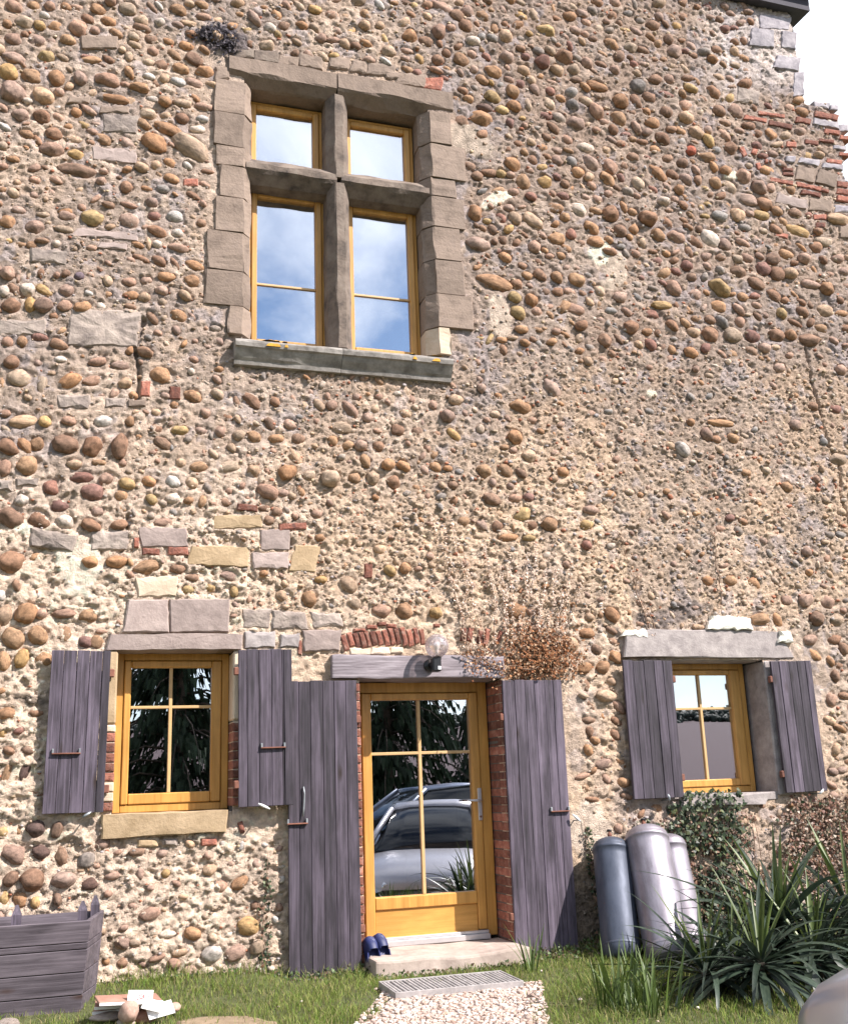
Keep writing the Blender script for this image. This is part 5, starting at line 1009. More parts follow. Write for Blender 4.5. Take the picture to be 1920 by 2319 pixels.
ivy_area(5200, (1560, 1810, 2010, 2180), BRN+BRN+IVG[:2], (.018, .038), .09, lambda x, y: (nn(x, y, .010, 5) > -.22) and (y > 1845+25*nn(x, y, .02, 2) or x > 1790) and not (1640 < x < 1755 and 1855 < y < 1990 and nn(x, y, .016, 8) < .25))
ivy_area(1500, (1430, 1840, 1700, 2060), BRN+IVG, (.02, .038), .06, lambda x, y: nn(x, y, .014, 15) > -.1 and y > 1850)
ivy_area(1500, (1780, 1790, 2010, 1980), BRN, (.02, .04), .08, lambda x, y: y > 1800+nn(x, y, .02, 9)*20)
leaf_cloud('ivy_leaves', sp, M_IVY, iv)
ln = [[Vector(p)-IO for p in wander((x, 2200), (x+R.uniform(-60, 60), 1850+R.uniform(0, 60)), 10, 40, .03)] for x in range(1520, 1930, 34)]
stems('stem', ln, .009, iv)
iv2 = empty('ivy', (4.3, -.02, .1)); tag(iv2, 'shaded dark ivy strip between door shutter and blue grey cylinder', 'ivy'); IO = Vector(iv2.location); sp = []
ivy_area(1500, (1318, 1980, 1440, 2230), IVG+BRN[:3], (.025, .05), .12, lambda x, y: x > 1375-(y-1980)*.18+nn(x, y, .03, 4)*25)
ivy_area(420, (1322, 1865, 1375, 2030), IVG+BRN[2:3], (.018, .032), .05, lambda x, y: abs(x-(1322+(y-1865)*.17)) < 9)
ivy_area(300, (1190, 2090, 1215, 2200), [(.25, .28, .20)]+IVG, (.014, .026), .03, lambda x, y: abs(x-(1172+nn(x, y, .03, 6)*8)) < 14)
leaf_cloud('ivy_leaves', sp, M_IVY, iv2); stems('stem', [[Vector(p)-IO for p in wander((1390, 2220), (1318, 1850), 14, 14, .02)], [Vector(p)-IO for p in wander((1400, 2215), (1360, 1990), 10, 20, .03)]], .008, iv2)
iv3 = empty('ivy', (1.4, -.02, .15)); tag(iv3, 'thin dark ivy climbing beside the left door shutter', 'ivy'); IO = Vector(iv3.location); sp = []
ivy_area(520, (570, 1935, 655, 2200), IVG+BRN[:1], (.016, .032), .05, lambda x, y: abs(x-(608-(y-1940)*.05+10*nn(x, y, .02, 3))) < 5+(y-1930)*.045)
leaf_cloud('ivy_leaves', sp, M_IVY, iv3); stems('stem', [[Vector(p)-IO for p in wander((592, 2200), (606, 1930), 12, 10, .02)]], .006, iv3)
wd = empty('weeds', (2.2, -.3, .1)); tag(wd, 'low dark leafy weeds along the doorstep and under the shutters', 'weeds', kind='stuff'); IO = Vector(wd.location); sp = []
for x0, x1, y0, y1, n_, h_ in ((1.55, 2.25, -.22, -.02, 420, .07), (2.15, 3.45, -.44, -.36, 420, .06), (3.30, 4.1, -.30, -.03, 700, .10), (3.7, 4.6, -.45, -.05, 600, .10), (-.3, 1.6, -.12, -.02, 300, .05), (4.3, 6.6, -.9, -.1, 900, .12)):
    for k in range(n_):
        x, y = R.uniform(x0, x1), R.uniform(y0, y1); sp.append((x-IO.x, y-IO.y, gz(x, y)+R.uniform(0, h_)*R.random()-IO.z, R.uniform(.012, .03), R.choice([(.05, .085, .025), (.075, .12, .03), (.045, .06, .025), (.11, .10, .05), (.14, .09, .06)])))
leaf_cloud('weed_leaves', sp, M_IVY, wd)
ms = empty('moss', wpt(490, 85)); tag(ms, 'dark dry moss tuft on the wall above the stone window', 'moss'); IO = Vector(ms.location); sp = []
for k in range(900):
    px, py = (478+R.gauss(0, 20), 76+R.gauss(0, 9)) if k % 3 else (515+R.gauss(0, 12), 100+R.gauss(0, 9)); q = wpt(px, py, R.uniform(.0, .05))-IO; sp.append((q.x, q.y, q.z, R.uniform(.012, .035), R.choice([(.05, .045, .055), (.09, .08, .09), (.13, .115, .12), (.035, .03, .035)])))
leaf_cloud('moss_strands', sp, M_DRY, ms)
# dry creeper over the door
cr = empty('dry_creeper', (3.6, -.05, 2.4)); tag(cr, 'dry brown creeper spreading up the wall above the right door shutter', 'creeper'); IO = Vector(cr.location); sp = []; ln = []
def on_front(px, py, yy=-.075): x, z = P(px, py, yy); return Vector((x, yy, z))
for x0, y0, x1, y1, d in [(1075, 1500, 962, 1130, .8), (1090, 1500, 1018, 1170, 1), (1105, 1480, 1046, 1250, .9), (1130, 1500, 1095, 1230, 1.2), (1150, 1490, 1130, 1280, 1), (1165, 1500, 1150, 1245, 1.2), (1180, 1490, 1192, 1250, 1.4), (1195, 1500, 1210, 1230, 1.4), (1215, 1500, 1232, 1300, 1.2), (1235, 1500, 1255, 1285, 1.3), (1255, 1500, 1292, 1265, 1.2), (1275, 1490, 1312, 1320, .9), (1060, 1480, 1000, 1190, .7), (1230, 1480, 1215, 1360, 1), (1140, 1450, 1145, 1330, .8), (1265, 1480, 1268, 1340, .8)]:
    L = wander((x0, y0), (x1, y1), 18, 26, .025); ln.append([p-IO for p in L])
    for k in range(int(130*d)):
        t = R.random()**.85; i = min(17, int(t*18)); p = L[i].lerp(L[i+1], R.random())-IO
        sp.append((p.x+R.gauss(0, .008), p.y-R.uniform(0, .03), p.z+R.uniform(-.02, .02), R.uniform(.010, .022), R.choice(PALE[:2] if t > .35 and R.random() < .75 else PALE)))
for k in range(2200):                                  # thick brown heap of leaves by the beam's end
    a = R.gauss(0, 1); px, py = R.choice(((1235, 1490), (1180, 1510), (1255, 1500), (1205, 1460))); px += R.gauss(0, 34); py += R.gauss(0, 30)
    if py > 1542 or px < 1120: continue
    q = wpt(px, py, R.uniform(.01, .10))-IO; sp.append((q.x, q.y, q.z, R.uniform(.012, .030), R.choice([(.20, .085, .04), (.30, .15, .075), (.14, .065, .035), (.42, .28, .18), (.24, .10, .05)])))
for k in range(190):
    px, py = R.choice(((1085, 1470), (1090, 1510), (1070, 1500), (1110, 1505), (1130, 1520))); q = on_front(px+R.gauss(0, 14), py+R.gauss(0, 16), R.uniform(-.09, -.06))-IO; sp.append((q.x, q.y, q.z, R.uniform(.012, .026), R.choice([(.24, .10, .05), (.36, .19, .10), (.17, .08, .045), (.5, .36, .25)])))
for p0, p1 in (((1030, 1478), (1120, 1505)), ((1075, 1470), (1085, 1535)), ((1100, 1500), (1180, 1515)), ((1060, 1440), (1080, 1500)), ((1180, 1515), (1260, 1500)), ((1090, 1490), (1150, 1530))):
    ln.append([on_front(p0[0]+(p1[0]-p0[0])*t+6*math.sin(t*7), p0[1]+(p1[1]-p0[1])*t+5*math.sin(t*5))-IO for t in [i/8 for i in range(9)]])
leaf_cloud('dry_leaves', sp, M_DRY, cr); stems('stem', ln, .005, cr)
for pts, lab in (([(1475, 1440), (1452, 1380), (1432, 1310), (1415, 1250), (1396, 1190)], 'bare double vine stem rising left of the right window lintel'), ([(1630, 1370), (1627, 1310), (1618, 1250), (1612, 1205), (1608, 1150)], 'bare single vine stem rising above the right window lintel')):
    b = wpt(*pts[0]); v_ = empty('dry_vine', b); tag(v_, lab, 'vine', 'bare vine stems above the right window'); q = []
    for (a, c), (d, e) in zip(pts[:-1], pts[1:]): q += [wpt(a+(d-a)*t+R.uniform(-3, 3), c+(e-c)*t, .02)-b for t in (0, .25, .5, .75)]
    lines = [q]+([[p+Vector((.03+.02*math.sin(i), -.003, .01)) for i, p in enumerate(q[:11])]] if 'double' in lab else [])
    for k in range(5): i = R.randrange(2, len(q)-2); lines.append([q[i], q[i]+Vector((R.uniform(-.08, .08), -.01, .05)), q[i]+Vector((R.uniform(-.12, .12), -.008, .12))])
    stems('stem', lines, .006, v_)
    leaf_cloud('dry_leaves', [(p.x+R.gauss(0, .02), p.y-.01, p.z, R.uniform(.008, .018), R.choice(PALE)) for p in q[:6] for _ in range(5)], M_DRY, v_)

# ================================================================ THINGS
# --- gas cylinders leaning on the wall
def cyl_mat(name, c0, c1, metal, rough):
    m, t, b = mat_nodes(name); v = coords(t, (1, 1, .35)); f = noise(t, v, 9, 7, .7); col = ramp(t, f, [c0, c1], [.35, .62])
    w = noise(t, coords(t, (1, 1, .12)), 16, 5, .6); col = mixc(t, ramp(t, w, [(0, 0, 0), (.6, .6, .6)], [.60, .72]), col, tuple(x*.55 for x in c0))
    k = noise(t, coords(t, (1, 1, 1)), 34, 4, .6); col = mixc(t, ramp(t, k, [(0, 0, 0), (.8, .8, .8)], [.68, .76]), col, (.16, .09, .07)); t.links.new(col, b.inputs['Base Color'])
    b.inputs['Metallic'].default_value = metal; t.links.new(ramp(t, f, [(rough+.12,)*3, (rough-.06,)*3]), b.inputs['Roughness']); bump(t, b, noise(t, v, 30, 4, .6), .15, .003); return m
M_SILV = cyl_mat('worn_aluminium_paint', (.22, .195, .22), (.37, .34, .38), .6, .44); M_BLUE = cyl_mat('worn_blue_grey_paint', (.050, .060, .085), (.095, .108, .145), .4, .48)
def cylinder(base, top, r, mat, label, valve=True):
    b, t = Vector(base), Vector(top); L = (t-b).length; root = empty('gas_cylinder', b); root.rotation_mode = 'QUATERNION'; root.rotation_quaternion = (t-b).to_track_quat('Z', 'Y')
    tag(root, label, 'gas cylinder', 'gas cylinders leaning on the wall')
    pr = [(.0, .0), (r*.80, .0), (r*.86, .02), (r*.97, .05), (r, .09), (r, L-.62*r-.06), (r*1.0, L-.62*r-.012), (r*1.022, L-.62*r-.010), (r*1.022, L-.62*r+.010), (r*1.0, L-.62*r+.014)]
    for i in range(1, 9): a = math.pi/2*i/8; pr.append((max(.0005, r*math.cos(a)), L-.62*r+.014+.60*r*math.sin(a)))
    obj('body', mesh('body', *lathe(pr, 40), mat, True), root)
    obj('weld_ring', mesh('weld_ring', *lathe([(r*1.001, .085), (r*1.014, .09), (r*1.014, .10), (r*1.001, .105)], 40), mat, True), root)
    if valve:
        z0 = L-.02; o = obj('valve', mesh('valve', *merge([lathe([(.0, z0-.02), (.028, z0-.02), (.028, z0+.012), (.014, z0+.016), (.013, z0+.05), (.018, z0+.052), (.018, z0+.07), (.009, z0+.072), (.009, z0+.092), (.0, z0+.092)], 12), tube([(-.035, 0, z0+.035), (.035, 0, z0+.035)], .010, 8)]), M_RUST), root)
        obj('hand_wheel', mesh('hand_wheel', *lathe([(.0, z0+.088), (.020, z0+.088), (.022, z0+.094), (.020, z0+.100), (.0, z0+.100)], 12), M_BLACK, True), o)
def at3(px, py, y): x, z = P(px, py, y); return Vector((x, y, z))
b = at3(1412, 2214, -.52); b.z = max(b.z, gz(b.x, b.y)); cylinder(b, at3(1381, 1902, -.17), .150, M_BLUE, 'blue grey gas cylinder with valve, leftmost of three')
b = at3(1518, 2200, -.74); b.z = max(b.z, gz(b.x, b.y)); cylinder(b, at3(1459, 1876, -.26), .178, M_SILV, 'large silver gas cylinder in front, middle of three')
b = at3(1562, 2180, -.46); b.z = max(b.z, gz(b.x, b.y)); cylinder(b, at3(1507, 1894, -.165), .150, M_SILV, 'silver gas cylinder half hidden behind the large one', False)

# --- wall lamp with glass globe on the beam
M_GLOBE = glass_mat('bubbled_lamp_glass', .12, (.95, .90, .88))
t = M_GLOBE.node_tree; o = [n for n in t.nodes if n.type == 'OUTPUT_MATERIAL'][0]; sh = o.inputs[0].links[0].from_socket; tl = N(t, 'ShaderNodeBsdfTranslucent'); tl.inputs[0].default_value = (.8, .7, .68, 1); df = N(t, 'ShaderNodeBsdfDiffuse'); df.inputs[0].default_value = (.8, .7, .68, 1)
ma = N(t, 'ShaderNodeMixShader'); ma.inputs[0].default_value = .5; mb = N(t, 'ShaderNodeMixShader'); t.links.new(ramp(t, noise(t, coords(t), 38, 4, .6), [(.10,)*3, (.50,)*3], [.4, .65]), mb.inputs[0]); t.links.new(tl.outputs[0], ma.inputs[1]); t.links.new(df.outputs[0], ma.inputs[2]); t.links.new(sh, mb.inputs[1]); t.links.new(ma.outputs[0], mb.inputs[2]); t.links.new(mb.outputs[0], o.inputs[0])
lx, lz = P(972, 1508, -.06); lamp = empty('wall_lamp', (lx, -.062, lz)); tag(lamp, 'black wall lamp with clear glass globe on the oak beam', 'lamp')
v, f = lathe([(.0, 0), (.052, 0), (.052, .018), (.045, .026), (.0, .026)], 28); o = obj('wall_plate', mesh('wall_plate', v, f, M_BLACK, True), lamp); o.rotation_euler = (math.pi/2, 0, 0)
bx_ = P(985, 1508, -.15)[0]-lx
obj('sensor_body', bars_mesh('sensor_body', [(bx_-.036, bx_+.036, -.15, -.075, -.062, .055)], M_BLACK, .010), lamp)
obj('arm', mesh('arm', *tube([(0, -.02, 0), (bx_*.6, -.06, .005), (bx_, -.10, .01)], .022, 10), M_BLACK, True), lamp)
obj('sensor_lens', bars_mesh('sensor_lens', [(bx_+.002, bx_+.030, -.1545, -.148, -.050, -.020)], M_WHITEP, .003), lamp)
gc0 = at3(989, 1463, -.175)-Vector((lx, -.062, lz)); gr_ = .098
v, f = lathe([(max(.030, gr_*math.sin(a)) if i == 0 else max(.0004, gr_*math.sin(a)), -gr_*math.cos(a)) for i, a in enumerate([.32+(math.pi-.32)*k/16 for k in range(17)])], 32)
o = obj('glass_globe', mesh('glass_globe', v, f, M_GLOBE, True), lamp); o.location = gc0
obj('bulb', mesh('bulb', *lathe([(.0, -.085), (.014, -.085), (.014, -.045), (.022, -.02), (.028, .005), (.022, .03), (.0005, .038)], 14), M_WHITEP, True), o)
obj('socket', mesh('socket', *lathe([(.0, -.115), (.033, -.115), (.034, -.085), (.0, -.085)], 16), M_BLACK), o)

# --- plank planter box at the left edge
pl = empty('planter_box', (-.15, -.35, .1)); tag(pl, 'weathered grey plank planter box with pointed corner posts', 'planter'); PO = Vector(pl.location)
FT, FB = at3(206, 2084, -.72), at3(182, 2305, -.62); BT, BB = at3(235, 2079, -.20), at3(214, 2276, -.25)
zt, zb = FT.z, FB.z; w = .80
crn = {'ft': Vector((FT.x, FT.y, zt)), 'fb': Vector((FB.x, FB.y, zb)), 'bt': Vector((BT.x, BT.y, zt+.01)), 'bb': Vector((BB.x, BB.y, zb))}
def mir(v): return Vector((2*(FT.x-w/2)-v.x, v.y, v.z))
def board(a, b, c, d, th, mat, nrm):                   # corners bottom-left, bottom-right, top-right, top-left
    n = Vector(nrm)*th; q = [a, b, c, d]; m = sum(q, Vector())/4; q = [m+(p-m)*.997-PO for p in q]
    me = mesh('board', q+[p+n for p in q], [(0, 1, 2, 3), (7, 6, 5, 4), (0, 4, 5, 1), (1, 5, 6, 2), (2, 6, 7, 3), (3, 7, 4, 0)], mat); bm = bmesh.new(); bm.from_mesh(me); bmesh.ops.recalc_face_normals(bm, faces=bm.faces); bmesh.ops.bevel(bm, geom=list(bm.edges), offset=.003, segments=1, affect='EDGES'); bm.to_mesh(me); bm.free()
    o = obj('board', me, pl); c0 = m-PO; me.transform(Matrix.Translation(-c0)); o.location = c0; return o
fr = [0, .23, .30, .535, .77, 1.0]
M_WOODY = wood('grey_planter_wood_side', (0.065, 0.048, 0.058), (0.120, 0.098, 0.112), (0.20, 0.165, 0.185), 'x', rnd=0.12)
for i in range(5):
    t0, t1 = fr[i]+.004, fr[i+1]-.004; L = lambda a, b, t: a.lerp(b, t)
    A, B = crn['ft'], crn['fb']; board(L(mir(A), mir(B), t1), L(A, B, t1), L(A, B, t0), L(mir(A), mir(B), t0), .03, M_WOODX, (0, 1, 0))
    A2, B2 = crn['bt'], crn['bb']; dy = Vector((0, .033, 0)); dy2 = Vector((0, -.033, 0))
    board(L(A, B, t1)+dy, L(A2, B2, t1)+dy2, L(A2, B2, t0)+dy2, L(A, B, t0)+dy, .03, M_WOODX, (-1, 0, 0))
    board(mir(L(A, B, t1))+dy, mir(L(A2, B2, t1))+dy2, mir(L(A2, B2, t0))+dy2, mir(L(A, B, t0))+dy, .03, M_WOODX, (1, 0, 0))
    board(L(mir(A2), mir(B2), t1), L(A2, B2, t1), L(A2, B2, t0), L(mir(A2), mir(B2), t0), .03, M_WOODX, (0, -1, 0))
def post(x, y):
    zq = zt-.16; V = [(-.03, -.03, zq), (.03, -.03, zq), (.03, .03, zq), (-.03, .03, zq), (-.03, -.03, zt+.055), (.03, -.03, zt+.055), (.03, .03, zt+.055), (-.03, .03, zt+.055), (-.008, 0, zt+.115), (.008, 0, zt+.115)]
    o = obj('post', mesh('post', [(a, b, c-PO.z) for a, b, c in V], [(0, 1, 5, 4), (1, 2, 6, 5), (2, 3, 7, 6), (3, 0, 4, 7), (4, 5, 9, 8), (5, 6, 9), (6, 7, 8, 9), (7, 4, 8), (3, 2, 1, 0)], M_WOODZ), pl); o.location = (x-PO.x, y-PO.y, 0)
ix = FT.x-.075
for x, y in ((P(187, 2070, FT.y+.085)[0], FT.y+.085), (P(215, 2070, BT.y-.08)[0], BT.y-.08), (P(38, 2070, FT.y+.085)[0], FT.y+.085), (2*(FT.x-w/2)-ix, FT.y+.085), (2*(FT.x-w/2)-ix, BT.y-.09)): post(x, y)
M_SOIL = simple('dark_potting_soil', (.03, .022, .016), (.06, .045, .032), 20, .98, .9, 30, .02, 0)
reveal_soil = box('soil', FT.x-w+.06, FT.x-.06, FT.y+.075, BT.y-.07, zt-.30, zt-.10, M_SOIL, None, .02); reveal_soil.parent = pl; reveal_soil.location -= PO

# --- two navy clogs leaning on the door frame
M_CLOG = simple('navy_foam', (.010, .016, .075), (.014, .022, .10), 12, .55, .05, 60, .001, .05)
M_CLOGSHADE = simple('navy_foam_hole_shade', (.006, .008, .03), (.008, .010, .04), 12, .8, .0, rnd=.02)
def clog_mesh():
    n, m = 22, 16; V, F = [], []; L = .26
    def halfw(u): return .050*(1-.10*math.sin(math.pi*u*1.1))*(max(0, 1-(abs(u-.5)/.5)**3.2))**.5*(.84+.30*u)+.0005
    for i in range(n+1):
        u = i/n; hw = halfw(u); top = .058+.022*math.sin(math.pi*min(1, max(0, (u-.15)/.75)))-.035*max(0, (u-.72)/.28)**1.6
        for j in range(m+1):
            a = math.pi*j/m; c, s_ = math.cos(a), math.sin(a)
            V.append((-hw*1.04*(abs(c)**.75)*(1 if c > 0 else -1), u*L, .026+top*(s_**.8)*(1 if hw > .01 else .3)))
    for i in range(n):
        for j in range(m):
            u = (i+.5)/n; q = abs((j+.5)/m-.5)
            if u < .56 and q < .30+.0*u and not (u > .5 and q > .2): continue
            F.append((i*(m+1)+j, (i+1)*(m+1)+j, (i+1)*(m+1)+j+1, i*(m+1)+j+1))
    # inner skin for thickness
    k = len(V); V += [(x*.90, y*.97+.004, max(.028, z*.95)) for x, y, z in V[:k]]; F += [tuple(a+k for a in q[::-1]) for q in F[:]]
    sole = []; ring = [(-halfw(i/n)*1.06, i/n*L) for i in range(n+1)]+[(halfw(i/n)*1.06, i/n*L) for i in range(n, -1, -1)]
    r = len(ring); b = [(x, y, 0) for x, y in ring]+[(x*1.02, y, .012) for x, y in ring]+[(x, y, .034) for x, y in ring]
    sf = [tuple(range(r-1, -1, -1)), tuple(2*r+i for i in range(r))]+[(l*r+i, l*r+(i+1) % r, (l+1)*r+(i+1) % r, (l+1)*r+i) for l in (0, 1) for i in range(r)]
    return (V, F), (b, sf), halfw
up, so, hw_ = clog_mesh(); ME_UP = mesh('upper', *up, M_CLOG, True); ME_SO = mesh('sole', *so, M_CLOG)
holes = []
for yy, xx in ((.172, -.022), (.172, 0), (.172, .022), (.196, -.014), (.196, .014), (.196, -.034), (.196, .034), (.218, 0)):
    holes.append(([(xx+.0055*math.cos(a), yy+.0055*math.sin(a), .0855-abs(xx)*.28-max(0, yy-.19)*.55) for a in [k*math.pi/4 for k in range(8)]], [tuple(range(8))]))
ME_HO = mesh('vent_holes', *merge(holes), M_CLOGSHADE)  # flat discs on the upper, darker navy paints the shade inside the holes
ME_ST = mesh('heel_strap', *tube([(-.046, .125, .07), (-.052, .07, .062), (-.040, .015, .060), (0, -.006, .060), (.040, .015, .060), (.052, .07, .062), (.046, .125, .07)], .0065, 6), M_CLOG, True)
def clog(px, py, y, rx, rz, label):
    x, z = P(px, py, y); o = empty('clog', (x, y, z)); tag(o, label, 'shoe', 'pair of clogs on the doorstep'); o.rotation_euler = (math.radians(rx), 0, math.radians(rz))
    for n_, me in (('upper', ME_UP), ('sole', ME_SO), ('vent_holes', ME_HO), ('heel_strap', ME_ST)): obj(n_, me, o)
clog(846, 2203, -.10, 64, 8, 'left navy blue foam clog leaning on the door frame'); clog(868, 2196, -.07, 66, 14, 'right navy blue foam clog leaning behind the other')

# --- ribbed metal grating used as a doormat
M_GRATE = simple('dusty_galvanised_steel', (.24, .225, .22), (.42, .39, .38), 14, .7, .3, 50, .003, .08, metal=.2)
za = .135; q = [Vector((*G(*p, za), za)) for p in ((897, 2249), (1207, 2229), (1128, 2204), (860, 2219))]
mt = empty('doormat', (sum(v.x for v in q)/4, sum(v.y for v in q)/4, za-.05)); MO = Vector(mt.location); tag(mt, 'grey ribbed metal grating lying as a doormat before the step', 'doormat')
mx0, mx1, my0, my1 = q[0].x-MO.x, q[1].x-MO.x, q[0].y-MO.y, (q[2].y+q[3].y)/2-MO.y
my1 = min(my1, -.36-MO.y)
obj('frame', bars_mesh('frame', [(mx0, mx1, my0, my0+.012, 0, .05), (mx0, mx1, my1-.012, my1, 0, .05), (mx0, mx0+.012, my0+.0125, my1-.0125, 0, .049), (mx1-.012, mx1, my0+.0125, my1-.0125, 0, .049), (mx0+.013, mx1-.013, my0+.013, my1-.013, .004, .022)], M_GRATE, .002), mt)
nsl = 30; sl_me = bars_mesh('slat', [(-.010, .010, my0+.013, my1-.013, .028, .046)], M_GRATE, .003)
for i in range(nsl): o = obj('slat', sl_me, mt); o.location = (mx0+.03+(mx1-mx0-.06)*i/(nsl-1), 0, R.uniform(-.002, .002))
mt.rotation_euler = (math.radians(.6), 0, math.radians(-1.2))

# --- rubbish heap by the planter: tiles, cards, stones
M_TERRA = simple('terracotta_tile', (.30, .15, .105), (.42, .24, .18), 8, .9, .4, 40, .004, .15); M_CARD = simple('white_card', (.74, .72, .70), (.82, .80, .78), 5, .7, .05, 30, .001, .03)
M_RED = simple('red_print', (.45, .03, .03), (.52, .05, .05), 9, .6, 0, rnd=0); M_PST = simple('pink_cobble', (.36, .22, .17), (.50, .34, .27), 4, .8, .3, 30, .006, .12)
def gpt(px, py, z): x, y = G(px, py, z); return Vector((x, y, z))
for i, (px, py, rz, lab) in enumerate([(292, 2268, -8, 'uppermost pale edged tile of the heap by the planter'), (288, 2276, 2, 'second pale edged tile of the heap by the planter'), (285, 2285, 6, 'third pale edged tile of the heap by the planter'), (296, 2293, 1, 'lowest pale edged tile of the heap by the planter')]):
    z = .225-.032*i; p = gpt(px, py, z); o = bm_obj('floor_tile', (lambda b: (add_box(b, -.19, .19, -.10, .10, -.008, .008, .003), b)[1])(bmesh.new()), M_TERRA); o.location = p+Vector((.0, .06, 0)); o.rotation_euler = (math.radians(4-2*i), math.radians(4-3*i), math.radians(-rz)); tag(o, lab, 'tile', 'thin tiles in the heap by the planter')
    obj('glazed_edge', bars_mesh('glazed_edge', [(-.191, .191, -.104, -.1005, -.0085, .0085)], M_CARD, .001), o)
def card(px, py, z, w, h, rot, label, marks):
    o = bm_obj('printed_card', (lambda b: (add_box(b, -w/2, w/2, -.003, .003, 0, h, .001), b)[1])(bmesh.new()), M_CARD); o.location = gpt(px, py, z); o.rotation_euler = [math.radians(a) for a in rot]; tag(o, label, 'card', 'white cards in the heap by the planter')
    for ln in marks: obj('print', mesh('print', *merge([tube([(a*w, -.0035, b*h) for a, b in ln], .003, 5)]), M_RED), o)
arc = lambda cx, cy, r, a0, a1: [(cx+r*math.cos(math.radians(a0+(a1-a0)*i/8)), cy+1.3*r*math.sin(math.radians(a0+(a1-a0)*i/8))) for i in range(9)]
card(316, 2274, .21, .15, .085, (-38, 4, -6), 'white card with a red mark, topmost of the heap', [arc(.05, .5, .11, 0, 340), [(.05, .5), (.15, .48)], [(.24, .35), (.32, .30), (.34, .55)], [(-.12, .30), (-.04, .28)]])
card(342, 2290, .17, .13, .075, (-48, 14, -20), 'small white card below the marked card', [[(-.42, .9), (-.2, .98)]])
card(368, 2303, .13, .16, .10, (-50, -8, 10), 'blank white card lying at the right of the heap', [])
def stone(px, py, z, s, label, mat, seed, rot=0):
    bm = pebble_base(3, seed); o = bm_obj('stone', bm, mat, None, True); o.location = gpt(px, py, z); o.scale = s; o.rotation_euler = (0, 0, rot); tag(o, label, 'stone', 'stones by the planter')
stone(292, 2293, .17, (.062, .06, .068), 'round pinkish cobble standing in front of the tile heap', M_PST, 501)
stone(325, 2303, .12, (.085, .07, .045), 'brown flat cobble lying under the white cards', M_TERRA, 502); stone(246, 2303, .13, (.11, .07, .03), 'flat pale stone slab between planter and cobble', M_STEP, 503, .3)
stone(284, 2318, .10, (.06, .05, .035), 'small tan stone cut off by the lower picture edge', M_STEP, 504); stone(392, 2283, .13, (.05, .05, .03), 'small flat stone right of the white cards', M_PST, 505); stone(18, 2322, .12, (.07, .06, .035), 'grey stone under the planter box', M_FLAKY, 506)

# ================================================================ BEHIND THE CAMERA (seen in the panes): cars, spruces, field edge
M_CARP = simple('silver_car_paint', (.42, .41, .44), (.46, .45, .48), 3, .28, 0, rnd=0, metal=.55); M_VANP = simple('blue_grey_van_paint', (.22, .25, .33), (.25, .28, .36), 3, .3, 0, rnd=0, metal=.4)
M_CGLASS = simple('dark_car_glass', (.012, .014, .018), (.016, .018, .022), 3, .03, 0, rnd=0); M_TYRE = simple('tyre_rubber', (.015, .015, .015), (.025, .025, .025), 20, .9, .3, 40, .004, 0)
M_LAMPG = simple('headlamp_glass', (.55, .56, .58), (.62, .63, .65), 8, .08, 0, rnd=0, metal=.6); M_LAMPR = simple('red_lamp', (.35, .02, .015), (.4, .03, .02), 8, .2, 0, rnd=0)
def loft(secs, close=True):
    V, F = [], []; n = len(secs[0])
    for s in secs: V += s
    for i in range(len(secs)-1):
        for k in range(n): j = (k+1) % n; F.append((i*n+k, i*n+j, (i+1)*n+j, (i+1)*n+k))
    F.append(tuple(range(n-1, -1, -1))); F.append(tuple((len(secs)-1)*n+k for k in range(n))); return V, F
def sect(x, w, zb, zs, zt, crown):
    h = [(.0, zb), (w*.80, zb), (w*.94, zb+.06), (w, zb+.20), (w*1.0, (zb+zs)/2+.05), (w*.985, zs-.05), (w*.95, zs), (w*.86, zt-.015), (w*.55, zt+crown*.7), (0, zt+crown)]
    return [(x, a, b) for a, b in h]+[(x, -a, b) for a, b in h[-2:0:-1]]
